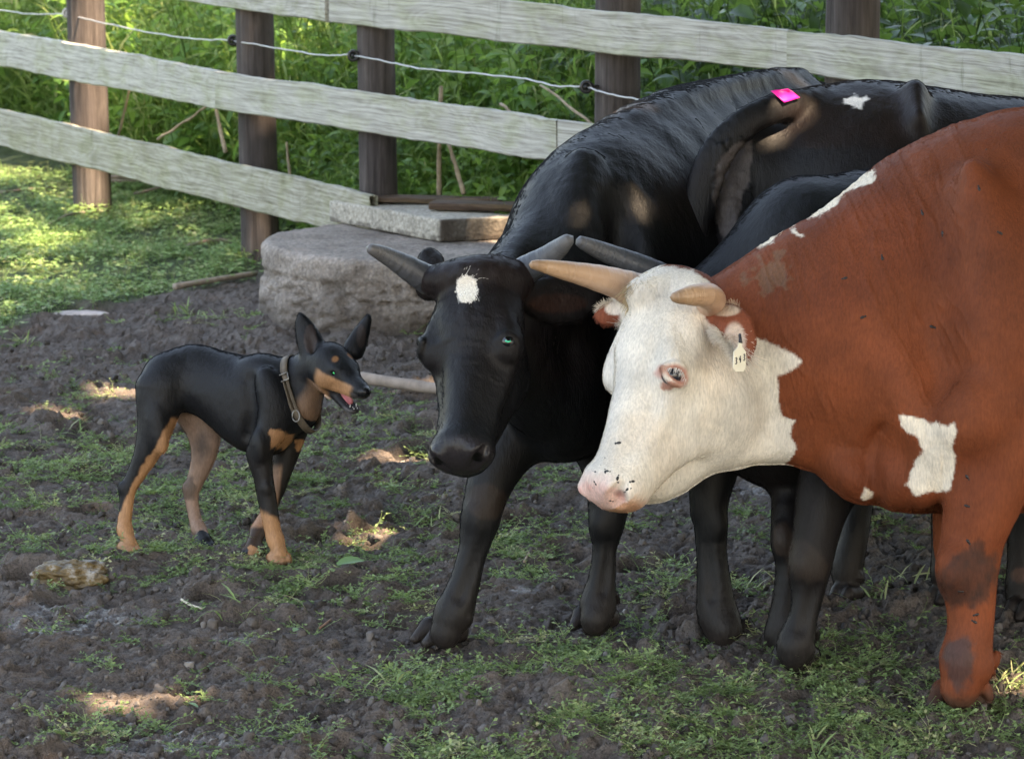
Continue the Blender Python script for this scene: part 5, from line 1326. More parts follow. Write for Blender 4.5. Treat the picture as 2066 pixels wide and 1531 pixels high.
def build_star_cow():
    D0 = 7.75; b = Body(.008); H = PixFrame(b, D0)
    hf = Frame(b, W(962, 528, 7.28), axes_from((-.11, -.80, .58), (-.30, .6, .76)), .95)
    # neck, shoulders, trunk going back to the right
    H.chain([(1010, 640, -.30, 100, 90), (1090, 590, -.12, 130, 115), (1180, 525, .05, 165, 140)], .05)
    H.ell((1185, 610, .08), 120, 285, 170, 10, .06)
    H.ell((1215, 410, .16), 120, 125, 120, 0, .05)
    H.chain([(1215, 545, .12, 235, 165), (1320, 525, .36, 305, 190), (1460, 500, .76, 338, 200), (1590, 470, 1.05, 322, 190), (1680, 470, 1.22, 280, 160)], .07)
    H.ell((1140, 770, -.10), 85, 145, 110, 0, .05); H.chain([(1050, 720, -.28, 60, 60), (1090, 800, -.18, 80, 70), (1140, 850, -.08, 66, 70)], .04)
    H.chain([(1120, 900, -.10, 26, 60), (1180, 890, -.06, 26, 60)], .04)
    # striding foreleg
    H.chain([(1110, 800, -.06, 95, 80), (1050, 870, -.09, 66, 60), (1003, 940, -.11, 50, 46), (978, 1007, -.12, 40, 38), (968, 1050, -.12, 38, 36), (955, 1110, -.12, 27, 27), (936, 1180, -.12, 29, 27), (916, 1236, -.12, 37, 32), (904, 1262, -.12, 29, 26), (898, 1280, -.12, 30, 27)], .025)
    hooves(b, 893, 1305, depth_at(1292) - D0, 50, H, -.7); cleft(b, H, 893, 1305, depth_at(1292) - D0, 50, -.7)
    leg_detail(H, (970, 1045, -.12), (916, 1236, -.12), 36)
    # standing foreleg
    H.chain([(1215, 850, .04, 85, 70), (1226, 950, .03, 48, 46), (1227, 1020, .02, 38, 36), (1224, 1060, .02, 34, 32), (1220, 1110, .02, 23, 24), (1214, 1175, .02, 27, 25), (1207, 1220, .02, 35, 30), (1203, 1240, .01, 27, 26), (1201, 1252, .01, 29, 27)], .025)
    hooves(b, 1200, 1275, depth_at(1264) - D0, 47, H, -.4); cleft(b, H, 1200, 1275, depth_at(1264) - D0, 47, -.4)
    leg_detail(H, (1224, 1060, .02), (1207, 1220, .02), 32)
    for x, dz in ((1655, 1.15), (1735, 1.3)):
        H.chain([(x, 620, dz, 150, 80), (x + 10, 800, dz, 90, 60), (x + 35, 900, dz, 40, 34), (x + 25, 985, dz, 30, 28)], .04); hooves(b, x + 20, 1045, dz, 34, H)
    H.chain([(1180, 330, .0, 26, 22), (1165, 430, -.08, 30, 24), (1150, 560, -.13, 36, 26)], .05)      # shoulder blade
    H.chain([(1100, 430, -.19, 20, 24), (1085, 540, -.26, 24, 26)], .06, -1)
    H.chain([(1255, 420, -.06, 24, 34), (1248, 600, -.08, 30, 30)], .07, -1)
    H.chain([(1200, 292, .2, 16, 26), (1330, 226, .42, 14, 24), (1480, 172, .78, 14, 24), (1600, 158, 1.08, 14, 24)], .05)   # spine
    near = max((-1, 1), key=lambda s: hf.pt((s, 0, 0))[0]); cow_head(hf, 1.05, 1.0, 0, .016, 1.1, near)
    hf.ell(hf.inv((W(1024, 690, 7.17))[None])[0], (.026, .024, .020), .02); hf.chain([tuple(hf.inv(W(x, y, 7.148)[None])[0]) + (r,) for x, y, r in ((1004, 690, .004), (1012, 679, .0055), (1026, 675, .0055), (1042, 683, .004))], .006)
    hf.ell((0, .465, -.075), (.070, .036, .055), .02)
    # bony shelf between the horns, sockets of the horns
    H.chain([(880, 566, -.46, 30, 34), (960, 548, -.50, 26, 40), (1040, 560, -.44, 32, 34)], .03)
    H.ell((866, 574, -.42), 27, 30, 30, 0, .02); H.ell((1050, 562, -.40), 28, 30, 32, 0, .02)
    # ears
    H.chain([(1060, 600, -.40, 26, 20), (1110, 604, -.36, 46, 14), (1165, 600, -.33, 44, 12), (1212, 580, -.30, 12, 8)], .014)
    H.ell((1140, 606, -.42), 55, 28, 16, 4, .014, -1)
    H.chain([(880, 560, -.30, 22, 18), (868, 525, -.27, 24, 12), (872, 514, -.26, 16, 8)], .012)
    def color(V, N, px, py, d):
        C = black_base(V, 21); q = hf.inv(V)
        top = (1 - smooth(.05, .22, np.abs(q[:, 1] + .01))) * (q[:, 2] > -.12) * (np.abs(q[:, 0]) < .16); C = blend(C, top * .5 * (.6 + .8 * fbm(V * 14, 3, 66)), (.026, .014, .012))
        e = np.hypot((px - 942) / 21, (py - 583) / 27) * (1 + .22 * fbm(V * 60, 2, 8)); C = blend(C, (1 - smooth(.92, 1.06, e)) * (d < 7.5), (.88, .84, .78))
        nm = smooth(.455, .475, q[:, 1]) * (q[:, 2] > -.105) * (d < 7.45); C = blend(C, nm, (.020, .018, .020)); C = blend(C, (1 - smooth(.010, .017, np.minimum(np.linalg.norm(q - [-.048, .498, -.055], axis=1), np.linalg.norm(q - [.048, .498, -.055], axis=1)))) * (d < 7.45), (.001, .001, .001))
        C = blend(C, sm_r(np.hypot((px - 1125) / 60, (py - 612) / 20), 1) * (d < 7.45) * .8, (.045, .020, .014))
        gl = nm * .9
        C = blend(C, sm_r(np.hypot((px - 975) / 45, (py - 1010) / 40) + .5 * fbm(V * 18, 3, 5), 1) * .6, (.035, .024, .019))
        return np.clip(C, .003, .95), gl
    def disp(V, N):
        px, py, d = project(V); q = hf.inv(V)
        wr = -.0016 * np.abs(vnoise(np.stack([q[:, 0] * 30, q[:, 1] * 70, q[:, 2] * 40], 1), 5)) * (q[:, 1] < .3) * (q[:, 1] > -.05) * (np.abs(q[:, 0]) < .2) * (q[:, 2] > -.25)
        nk = smooth(1060, 1140, px) * (py < 900); u = (px - 1100) * .8 - (py - 400) * .3
        return muscle(V, N) + wr - .002 * np.abs(vnoise(np.stack([u / 22, py / 200, d * 5], 1), 46)) * nk
    g = G(1000, 1290); t = thing('cow', 'black horned cow with white star on its forehead, striding towards the dog', 'cow', (g[0], g[1], 0), 'cattle crowding in the yard')
    o, V, Q, N, C = finish('body', b, t, color, COAT_BLACK, disp)
    def flow(P, Nn):
        qq = hf.inv(P); ish = ((qq[:, 1] > -.1) & (qq[:, 1] < .6) & (np.abs(qq[:, 0]) < .2) & (P[:, 1] < W(0, 0, 7.45)[1] + 9)).astype(float)
        near = 1 - smooth(.18, .28, np.linalg.norm(P - hf.pt((0, .22, -.08)), axis=1)); hd = np.where((qq[:, 1] < .16)[:, None], hf.R[:, 1][None], -hf.R[:, 1][None] * .6 + np.sign(qq[:, 0])[:, None] * hf.R[:, 0][None] * .5)
        bf = body_flow(.5, .9)(P, Nn); return bf * (1 - near[:, None]) + hd * near[:, None]
    q = hf.inv(V); mz = 1 - smooth(.44, .475, q[:, 1]) * (np.linalg.norm(V - hf.pt((0, .45, -.08)), axis=1) < .2)
    coat(o, V, Q, N, C, 170000, .012, flow, HAIR_BLACK, t, 6, wt=np.clip(mz, .02, 1) * (1 - (C[:, 0] > .5) * .8), rad=.0006, lift=.14, curl=.15, var=.4)
    # star of white hair, radiating
    px, py, d = project(V); w_ = (np.hypot((px - 942) / 21, (py - 583) / 27) < 1) & (d < 7.5)
    P, Nn, ix = sample_surf(V, Q, N, 3200, rs(8), w_.astype(float)); c0 = P.mean(0) + hf.R[:, 1] * -.006
    Rr = rs(9); fl = (P - c0) * 18 + hf.R[:, 1][None] * .15; fur('star', P, Nn, fl, .019 * Rr.uniform(.5, 1.3, 3200), np.clip(np.tile([.86, .82, .74], (3200, 1)) * (1 + .12 * Rr.randn(3200))[:, None], 0, .97), HAIR_RED, t, Rr, .0006, .4, .3, 5)
    w_ = (np.hypot((px - 1120) / 60, (py - 604) / 30) < 1) & (d < 7.5)
    P, Nn, ix = sample_surf(V, Q, N, 1300, rs(18), w_.astype(float)); fur('ear_hair', P, Nn, AX * .8 - AU * .4 + 0 * P, .035 * rs(19).uniform(.5, 1.2, 1300), np.tile([.022, .014, .012], (1300, 1)), HAIR_BLACK, t, rs(20), .0006, .6, .4, 5)
    ball(hf.pt((-near * .088 * 1.05, .207, -.034)), .0215, EYE_DARK, t, 'eye')
    ec = max([hf.pt((s * .088 * 1.05, .207, -.034)) for s in (-1, 1)], key=lambda p: p[0]); ec = ec + (CAM - ec) / np.linalg.norm(CAM - ec) * .0222
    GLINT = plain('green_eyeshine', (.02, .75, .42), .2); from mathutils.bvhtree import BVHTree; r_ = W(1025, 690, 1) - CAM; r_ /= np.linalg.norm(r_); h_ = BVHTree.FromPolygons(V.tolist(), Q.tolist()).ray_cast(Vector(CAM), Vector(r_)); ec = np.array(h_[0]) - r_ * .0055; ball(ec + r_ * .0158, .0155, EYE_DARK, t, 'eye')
    mb = MB(); v, f = tube_geo([ec - AX * .006 + AU * .003, ec - AX * .001 + AU * .0005, ec + AX * .006 + AU * .002], .0018, 8, AD); mb.add(v, f); mb.build('painted_glint', GLINT, t)  # flash eyeshine painted as a green sliver in front of the eye
    horn([(885, 574, 7.32, 34), (850, 557, 7.30, 29), (810, 533, 7.28, 23), (775, 514, 7.26, 17), (752, 504, 7.24, 12), (744, 501, 7.24, 9)], HORN_DARK, t)
    horn([(1035, 565, 7.34, 34), (1060, 546, 7.32, 30), (1095, 525, 7.30, 25), (1125, 503, 7.28, 20), (1142, 488, 7.26, 15), (1151, 481, 7.26, 11)], HORN_DARK, t)
def build_back_cow():
    D0 = 8.15; b = Body(.010); H = PixFrame(b, D0)
    H.chain([(1665, 395, 0, 215, 215), (1760, 425, .0, 262, 235), (1950, 440, .05, 250, 230), (2200, 460, .1, 250, 230), (2500, 470, .1, 230, 200), (2700, 420, .1, 150, 120), (2850, 420, .1, 110, 100)], .06)
    H.ell((1640, 260, -.08), 70, 70, 80, 0, .05); H.chain([(1845, 200, -.14, 26, 40), (1850, 250, -.2, 20, 40)], .04); H.ell((1500, 470, -.06), 62, 180, 80, 4, .05)
    H.chain([(1570, 560, -.16, 150, 110), (1490, 760, -.28, 100, 80), (1450, 900, -.40, 58, 52), (1432, 1000, -.42, 39, 38), (1434, 1060, -.42, 33, 32), (1436, 1110, -.42, 30, 28), (1441, 1180, -.42, 32, 30), (1447, 1235, -.42, 39, 34), (1462, 1270, -.43, 36, 34)], .04)
    hooves(b, 1478, 1295, depth_at(1288) - D0, 42, H, .5); leg_detail(H, (1434, 1060, -.42), (1447, 1235, -.42), 34, back=-1)
    H.chain([(1700, 640, .15, 140, 90), (1735, 860, .08, 66, 56), (1735, 1000, .04, 32, 30), (1722, 1080, .02, 27, 26), (1709, 1145, .02, 30, 28), (1708, 1170, .02, 26, 26)], .04); hooves(b, 1708, 1195, .0, 34, H)
    H.chain([(1960, 700, .1, 110, 90), (1935, 900, .0, 55, 50), (1908, 1040, .0, 28, 26), (1905, 1110, .0, 22, 22), (1905, 1160, .0, 27, 25)], .04); hooves(b, 1905, 1190, .0, 32, H)
    H.chain([(2100, 720, -.1, 120, 90), (2085, 900, -.12, 62, 56), (2070, 1040, -.12, 40, 38), (2068, 1110, -.12, 32, 32), (2066, 1180, -.12, 36, 34), (2064, 1210, -.12, 32, 32)], .04); hooves(b, 2066, 1235, -.16, 38, H)
    H.ell((1520, 350, -.15), 70, 120, 60, 10, .05); H.ell((1475, 470, -.18), 40, 120, 50, 6, .05)
    # tail held aside
    H.chain([(1650, 215, -.10, 36, 30), (1580, 216, -.19, 29, 20), (1510, 244, -.235, 30, 17), (1450, 302, -.25, 33, 15), (1420, 372, -.255, 33, 15), (1404, 450, -.255, 29, 15), (1391, 540, -.26, 22, 15), (1382, 650, -.28, 18, 18), (1378, 760, -.28, 26, 24), (1380, 840, -.28, 8, 8)], .018)
    def color(V, N, px, py, d):
        C = black_base(V, 31)
        C = blend(C, smooth(-.2, .4, fbm(V * 3 + 5, 3, 3)) * smooth(1560, 1640, px) * (1 - smooth(1800, 1900, px)) * (py < 300) * .7, (.016, .009, .007))
        C = blend(C, fpoly(px, py, [(1448, 330), (1480, 290), (1522, 284), (1512, 340), (1500, 420), (1470, 490), (1452, 470), (1442, 400)], V, 5) * .9 * (d < 8.2), (.085, .072, .070))
        C = blend(C, fpoly(px, py, [(1702, 200), (1722, 193), (1748, 195), (1758, 200), (1740, 208), (1738, 222), (1722, 214), (1700, 208)], V, 4, 40) * (d < 8.15), (.85, .82, .78))
        C = blend(C, sm_r(np.hypot((px - 2058) / 20, (py - 1160) / 16), 1) * .7, (.10, .05, .035))
        return np.clip(C, .003, .95), np.zeros(len(V))
    g = G(1600, 1260); t = thing('cow', 'black cow turned away with pink tape on its rump and tail hanging aside', 'cow', (g[0], g[1], 0), 'cattle crowding in the yard')
    def disp(V, N):
        px, py, d = project(V); m = in_poly(px, py, [(1440, 290), (1525, 270), (1515, 420), (1470, 500), (1435, 470)]) * (d < 8.2)
        return muscle(V, N) - .005 * np.abs(vnoise(np.stack([px / 14, py / 14, d * 9], 1), 6)) * m
    o, V, Q, N, C = finish('body', b, t, color, COAT_BLACK, disp)
    coat(o, V, Q, N, C, 110000, .012, body_flow(.7, .6), HAIR_BLACK, t, 16, rad=.0006, lift=.14, curl=.15, var=.4)
    PINK = plain('pink_tape', (.95, .02, .35), .4, ns=12, amp=.05)
    # a strip of tape lying on the hide
    import mathutils
    from mathutils.bvhtree import BVHTree
    bv = BVHTree.FromPolygons(V.tolist(), Q.tolist()); S = []; nx_, ny_ = 12, 8
    qd = [(1555, 184), (1590, 179), (1613, 198), (1582, 208)]
    for j in range(ny_ + 1):
        for i in range(nx_ + 1):
            u, v_ = i / nx_, j / ny_; x = (1 - v_) * ((1 - u) * qd[0][0] + u * qd[1][0]) + v_ * ((1 - u) * qd[3][0] + u * qd[2][0]); y = (1 - v_) * ((1 - u) * qd[0][1] + u * qd[1][1]) + v_ * ((1 - u) * qd[3][1] + u * qd[2][1])
            r = W(x, y, 1) - CAM; r /= np.linalg.norm(r); h = bv.ray_cast(Vector(CAM), Vector(r)); p = np.array(h[0]) if h[0] else W(x, y, 7.95)
            S.append(p - r * .010)
    S = np.array(S).reshape(ny_ + 1, nx_ + 1, 3)
    for _ in range(6): S[1:-1, 1:-1] = (S[:-2, 1:-1] + S[2:, 1:-1] + S[1:-1, :-2] + S[1:-1, 2:]) / 4
    idx = np.arange((nx_ + 1) * (ny_ + 1)).reshape(ny_ + 1, nx_ + 1); F = np.stack([idx[:-1, :-1], idx[:-1, 1:], idx[1:, 1:], idx[1:, :-1]], -1).reshape(-1, 4)
    tp = mesh_np('tape', S.reshape(-1, 3), F, PINK, t); sd = tp.modifiers.new('thick', 'SOLIDIFY'); sd.thickness = .002
def build_middle_cow():
    D0 = 7.66; b = Body(.009); H = PixFrame(b, D0)
    H.chain([(1345, 620, -.10, 62, 60), (1420, 630, -.05, 84, 80), (1530, 625, .0, 150, 120)], .05)
    H.chain([(1650, 570, 0, 212, 165), (1850, 585, .08, 250, 195), (2150, 600, .12, 262, 200), (2450, 600, .14, 240, 190)], .06)
    H.ell((1580, 620, .0), 130, 250, 150, -8, .05)
    H.ell((1580, 850, -.02), 110, 130, 120, 0, .05); H.chain([(1500, 870, .0, 80, 80), (1600, 900, 0, 85, 100), (1720, 900, .02, 95, 120), (1900, 860, .06, 120, 150)], .05)
    H.chain([(1720, 850, -.16, 110, 80), (1685, 950, -.20, 72, 60), (1662, 1010, -.22, 55, 50), (1645, 1080, -.23, 45, 42), (1634, 1140, -.23, 42, 40), (1630, 1195, -.23, 31, 30), (1620, 1250, -.23, 28, 28), (1606, 1300, -.23, 36, 34), (1604, 1322, -.23, 28, 28)], .03)
    leg_detail(H, (1634, 1140, -.23), (1606, 1300, -.23), 38); leg_detail(H, (1588, 1090, -.08), (1576, 1262, -.08), 27)
    hooves(b, 1606, 1352, depth_at(1345) - D0, 50, H, -.25); cleft(b, H, 1606, 1352, depth_at(1345) - D0, 50, -.25)
    H.chain([(1640, 860, .05, 90, 80), (1600, 960, .0, 42, 44), (1588, 1030, -.06, 30, 30), (1588, 1090, -.08, 28, 28), (1590, 1150, -.08, 23, 24), (1580, 1240, -.08, 26, 26), (1572, 1282, -.08, 30, 28)], .03)
    hooves(b, 1568, 1312, depth_at(1308) - D0, 34, H, -.3)
    H.chain([(2350, 800, .0, 140, 90), (2390, 980, 0, 60, 50), (2400, 1180, 0, 40, 38)], .04); hooves(b, 2390, 1270, 0, 40, H)
    H.chain([(2380, 800, .25, 140, 90), (2420, 980, .25, 60, 50), (2430, 1140, .25, 40, 38)], .04); hooves(b, 2420, 1235, .25, 40, H)
    H.chain([(1690, 1020, .12, 50, 50), (1664, 1160, .12, 24, 24), (1660, 1225, .11, 26, 26)], .03) if False else None
    hf = Frame(b, W(1345, 575, 7.45), axes_from((-.20, -.90, -.15), (-.75, .2, .5)), .93); cow_head(hf, 1.0, 1.0)
    H.ell((1325, 560, -.16), 36, 26, 40, 0, .03)
    def color(V, N, px, py, d):
        C = black_base(V, 41)
        C = blend(C, sm_r(np.hypot((px - 1625) / 50, (py - 1130) / 40) + .6 * fbm(V * 18, 4, 5), 1) * .8, (.032, .024, .020)); C = blend(C, sm_r(np.hypot((px - 1583) / 24, (py - 1090) / 40) + .6 * fbm(V * 18, 4, 6), 1) * .8, (.04, .028, .023))
        return np.clip(C, .003, .95), np.zeros(len(V))
    g = G(1600, 1340); t = thing('cow', 'black cow mostly hidden by the red steer, one dark horn and its back showing', 'cow', (g[0], g[1], 0), 'cattle crowding in the yard')
    o, V, Q, N, C = finish('body', b, t, color, COAT_BLACK, lambda V, N: muscle(V, N))
    coat(o, V, Q, N, C, 80000, .012, body_flow(.8, .4), HAIR_BLACK, t, 26, rad=.0006, lift=.14, curl=.15, var=.4)
    for s in (-1, 1): ball(hf.pt((s * .090, .207, -.049)), .0185, EYE_DARK, t, 'eye')
    horn([(1345, 566, 7.46, 30), (1310, 546, 7.44, 26), (1262, 526, 7.42, 23), (1215, 507, 7.40, 19), (1184, 494, 7.38, 15), (1168, 486, 7.37, 11)], HORN_DARK, t)
build_star_cow(); build_back_cow(); build_middle_cow()
# ------------------------------------------------------------------ black and tan dog
def build_dog():
    D0 = 8.64; b = Body(.006); H = PixFrame(b, D0)
    H.chain([(338, 777, .07, 50, 44), (385, 762, .06, 66, 48), (440, 775, .04, 66, 54), (500, 799, .0, 79, 58), (548, 804, -.02, 80, 58), (590, 822, -.04, 58, 48)], .03)
    H.ell((340, 772, .04), 52, 58, 40, 30, .03); H.ell((340, 772, .10), 48, 56, 40, 30, .03)
    H.chain([(400, 788, .04, 34, 40), (450, 822, .02, 42, 42), (500, 858, -.01, 50, 44), (545, 870, -.03, 48, 44)], .03)
    H.ell((545, 815, -.09), 38, 75, 26, 8, .03); H.ell((530, 745, -.03), 40, 26, 30, -6, .03)
    H.chain([(575, 800, 0, 60, 50), (605, 770, -.03, 50, 42), (640, 742, -.07, 42, 38), (665, 728, -.10, 36, 36)], .03)
    H.ell((615, 810, -.05), 26, 45, 36, 0, .03)
    H.chain([(325, 785, .02, 52, 32), (316, 850, .02, 37, 26), (300, 905, .02, 26, 20), (277, 952, .03, 18, 14), (258, 988, .035, 15, 12), (255, 1020, .035, 12, 10), (251, 1055, .035, 11.5, 10), (252, 1072, .03, 13, 13)], .015)
    H.ell((246, 984, .03), 7, 11, 7, 20, .012)
    H.chain([(375, 800, .11, 46, 30), (407, 850, .12, 38, 26), (413, 905, .12, 26, 20), (402, 950, .12, 18, 14), (387, 988, .12, 14, 12), (387, 1012, .12, 11.5, 10), (395, 1050, .11, 10.5, 10), (401, 1068, .10, 12, 12)], .015)
    H.ell((376, 984, .12), 6, 10, 6, 20, .012)
    H.chain([(548, 830, -.08, 42, 28), (530, 882, -.09, 33, 24), (524, 920, -.09, 24, 19), (531, 960, -.09, 18, 16), (538, 1000, -.09, 17, 15), (545, 1042, -.09, 15.5, 14), (552, 1076, -.09, 14, 13), (556, 1090, -.09, 14, 14)], .015)
    H.chain([(590, 850, .05, 36, 26), (582, 900, .05, 25, 19), (570, 945, .045, 19, 16), (558, 990, .04, 14, 13), (542, 1030, .035, 12.5, 11), (526, 1058, .03, 12, 11), (520, 1074, .02, 13, 13)], .015)
    H.chain([(374, 768, -.055, 12, 18), (366, 800, -.05, 12, 18), (374, 826, -.04, 9, 14)], .035, -1)       # flank hollow
    H.chain([(500, 770, -.10, 10, 18), (508, 830, -.10, 10, 18), (500, 880, -.08, 8, 16)], .03, -1)     # behind the shoulder
    H.ell((320, 870, -.01), 16, 44, 12, 12, .03); H.ell((524, 900, -.115), 10, 26, 10, 6, .02); H.ell((538, 985, -.105), 8, 10, 6, 0, .012)
    H.chain([(300, 935, -.01, 4, 10), (270, 975, .0, 4, 8)], .012, -1)
    # paws with toes
    for px, dz, w_, dx, le in ((256, .02, .9, 8, (252, 1070, .03)), (408, .075, .85, 7, (401, 1066, .10)), (561, -.10, 1.05, 4, (556, 1088, -.09)), (513, -.01, 1.0, -5, (520, 1072, .02))):
        gy = project(np.array([[0, (W(0, 0, D0 + dz))[1] * 0 + G(px, 1100)[1] + (dz), 0.0]]))[1][0]
        d = D0 + dz; p0 = W(px, 1100, d); p0[2] = .012; y_ = p0[1]
        b.seg(H.pt(le), p0 + [dx * .0012, -.006, .010], (.0165 * w_, .0165 * w_), (.0175 * w_, .0165 * w_), AD, .012)
        for k in (-1.5, -.5, .5, 1.5):
            c = np.array([p0[0] + k * .0115 * w_ + dx * .0003, y_ - .012 * (abs(k) < 1) , .011]); b.seg(c + [0, 0, .004], c + [dx * .0014, -.022, -.001], (.0115, .0115), (.0090, .0090), np.array([1., 0, 0]), .006)
        c = p0 + [0, .014, .004]; b.seg(c, c + [0, .01, .004], (.017, .017), (.014, .014), np.array([1., 0, 0]), .015)
    # head
    hf = Frame(b, W(652, 712, 8.56), axes_from((.60, -.40, .69), (.14, .86, .40)), 1.0)
    F = hf
    F.ell((0, .045, -.012), (.050, .062, .044), .02); F.ell((0, .085, -.016), (.040, .045, .034), .02)
    F.chain([(0, .08, -.018, .026, .033), (0, .12, -.022, .021, .027), (0, .160, -.026, .018, .022), (0, .178, -.028, .015, .018)], .015)
    F.ell((0, .188, -.022), (.0125, .012, .0105), .006)
    for s in (-1, 1):
        F.ell((s * .034, .055, -.035), (.022, .036, .028), .02); F.ell((s * .024, .092, .003), (.012, .016, .008), .01)
        F.chain([(s * .014, .165, -.036, .010, .007), (s * .019, .12, -.040, .012, .007), (s * .026, .085, -.044, .012, .009)], .008)
    F.chain([(0, .05, -.062, .020, .030), (0, .09, -.076, .011, .021), (0, .130, -.088, .0085, .016), (0, .152, -.088, .0080, .013)], .012)
    F.ell((.0, .05, -.055), (.034, .04, .026), .02)
    for s in (-1, 1): F.ell((s * .030, .094, -.008), (.009, .010, .007), .004, -1)
    # ears, upright
    H.chain([(634, 714, -.09, 27, 14), (623, 682, -.085, 23, 9), (612, 655, -.08, 15, 6), (606, 635, -.08, 4, 4)], .010)
    H.ell((626, 682, -.115), 12, 33, 14, 12, .008, -1)
    H.chain([(712, 708, -.06, 22, 14), (724, 682, -.05, 17, 9), (736, 656, -.045, 10, 6), (744, 638, -.045, 3.5, 4)], .010)
    H.ell((728, 676, -.085), 7, 26, 12, -22, .008, -1)
    TANc, TANd = (.38, .20, .10), (.28, .17, .11)
    def color(V, N, px, py, d):
        C = np.tile(np.array((.0065, .0072, .0092)), (len(V), 1)); C = C * (1 + .3 * fbm(V * 8, 3, 5))[:, None]; C = blend(C, smooth(.15, .5, fbm(V * 5, 3, 15)) * .5, (.010, .007, .006))
        q = hf.inv(V); hd = (np.linalg.norm(V - hf.pt((0, .09, -.02)), axis=1) < .15)
        n = fbm(V * 55, 2, 77) * 5
        # mask of the face
        sidez = q[:, 2]
        m = hd * smooth(.045, .065, q[:, 1] + n * .0006) * (1 - smooth(.150, .172, q[:, 1])) * (1 - smooth(-.022, -.014, sidez - .14 * np.maximum(0, .12 - q[:, 1]) + n * .0006)) * (np.abs(q[:, 0]) > .006)
        C = blend(C, m * .95, TANc); C = blend(C, hd * (q[:, 2] < -.050) * smooth(.015, .035, q[:, 1]) * (1 - smooth(.055, .075, q[:, 1])) * .75, TANd); C = blend(C, hd * (q[:, 2] < -.056) * smooth(.065, .085, q[:, 1]), (.016, .015, .017)); C = blend(C, hd * (q[:, 2] < -.085) * smooth(.12, .14, q[:, 1]) * .6, (.16, .15, .15))
        for s in (-1, 1): C = blend(C, (1 - smooth(.005, .011, np.linalg.norm((q - [s * .022, .080, .018]) * [1, 1, .4], axis=1))) * hd, (.26, .12, .05))
        C = blend(C, hd * smooth(.150, .168, q[:, 1]) * (q[:, 2] < -.03), (.05, .045, .045)); nose = hd * smooth(.178, .184, q[:, 1]) * (q[:, 2] > -.035); C = blend(C, nose, (.012, .012, .013))
        # ear linings
        C = blend(C, (np.hypot((px - 626) / 13, (py - 684) / 30) < 1) * (d < D0 - .07) * .6, (.055, .036, .030)); C = blend(C, (np.hypot((px - 729) / 9, (py - 678) / 24) < 1) * .6, (.045, .032, .028))
        # chest and legs
        C = blend(C, fpoly(px, py, [(548, 868), (566, 872), (594, 880), (588, 892), (572, 906), (548, 908), (545, 890)], V, 6, 40) * (d < D0), TANc)
        C = blend(C, fpoly(px, py, [(596, 888), (622, 884), (612, 898), (600, 912)], V, 3, 40), TANc)
        fn = np.where(px < 465, d < D0 + .075, d < D0 - .03)
        C = blend(C, smooth(1030, 1046, py + n - .5 * (px - 545)) * fn * (px > 500), TANc)
        C = blend(C, (~fn) * (px > 480) * (px < 560) * smooth(1034, 1042, py) * .95, (.44, .22, .11)); C = blend(C, (~fn) * (px > 480) * (px < 600) * smooth(930, 950, py) * (1 - smooth(565, 572, px + (py - 950) * .12)) * .8, (.30, .18, .12))
        C = blend(C, (~fn) * (px > 480) * (px < 560) * smooth(1058, 1068, py) * .9, (.02, .018, .018))
        ln = np.interp(py, [840, 880, 950, 990, 1030, 1045], [345, 326, 281, 262, 245, 225]); C = blend(C, smooth(-3, 3, px - ln + n) * (px < 365) * fn * smooth(838, 850, py), TANc)
        far = (~fn) * (px > 355) * (px < 460) * smooth(812, 845, py + n); C = blend(C, far, (.25, .165, .125)); C = blend(C, far * (1 - smooth(0, 26, np.hypot(px - 408, (py - 900) * .6) + n)) * .8, (.04, .035, .035))
        C = blend(C, far * (1 - smooth(390, 396, px - (py - 950) * .0 + n)) * smooth(955, 965, py) * (1 - smooth(1005, 1012, py)) * .7, (.07, .05, .04)); C = blend(C, far * smooth(0, 1, 1 - np.hypot((px - 396) / 10, (py - 1078) / 10)) * .8, (.04, .035, .035))
        C = blend(C, (V[:, 2] < .012) * .6, (.05, .04, .035))
        return np.clip(C, .003, .9), nose * .9
    g = G(420, 1100); t = thing('dog', 'black and tan prick eared dog with a worn collar standing facing the cow', 'dog', (g[0], g[1], 0))
    o, V, Q, N, C = finish('body', b, t, color, coat_mat('dog_coat', .52, .0, .3, .28), lambda V, N: .0012 * fbm(V * 16, 3, 9) + .0004 * fbm(V * 60, 2, 8), sub=1, relax=1)
    q = hf.inv(V); nh = (np.linalg.norm(V - hf.pt((0, .09, -.02)), axis=1) < .14)
    def flow(P, Nn):
        h = (1 - smooth(.10, .15, np.linalg.norm(P - hf.pt((0, .07, -.02)), axis=1)))[:, None]; leg = (1 - smooth(.26, .34, P[:, 2]))[:, None]
        return ((-AX * .9 - AU * .45) * (1 - leg) + np.array([0, 0, -1.]) * leg) * (1 - h) - hf.R[:, 1][None] * h
    coat(o, V, Q, N, C, 110000, .009, flow, HAIR_BLACK, t, 36, rad=.0005, lift=.25, var=.3, wt=1 - nh * smooth(.15, .17, q[:, 1]) * .95)
    for s in (-1, 1): ball(hf.pt((s * .0285, .094, -.0085)), .0085, EYE_DARK, t, 'eye', lod=3)
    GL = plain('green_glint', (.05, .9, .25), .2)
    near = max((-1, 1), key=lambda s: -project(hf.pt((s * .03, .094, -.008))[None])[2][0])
    ball(hf.pt((near * .0335, .098, -.0055)) - AD * .0015, .0036, GL, t, 'painted_glint', lod=3)  # green bead whose colour stands in for the flash glint
    # tongue and teeth
    TG = plain('tongue_pink', (.52, .17, .19), .3); TE = plain('teeth', (.75, .72, .66), .3)
    mb = MB(); v, f = tube_geo([hf.pt((0, .06, -.060)), hf.pt((0, .10, -.066)), hf.pt((0, .138, -.078))], [.018, .019, .013], 12, hf.R[:, 0], flat=.4); mb.add(v, f); mb.build('tongue', TG, t)
    mb = MB()
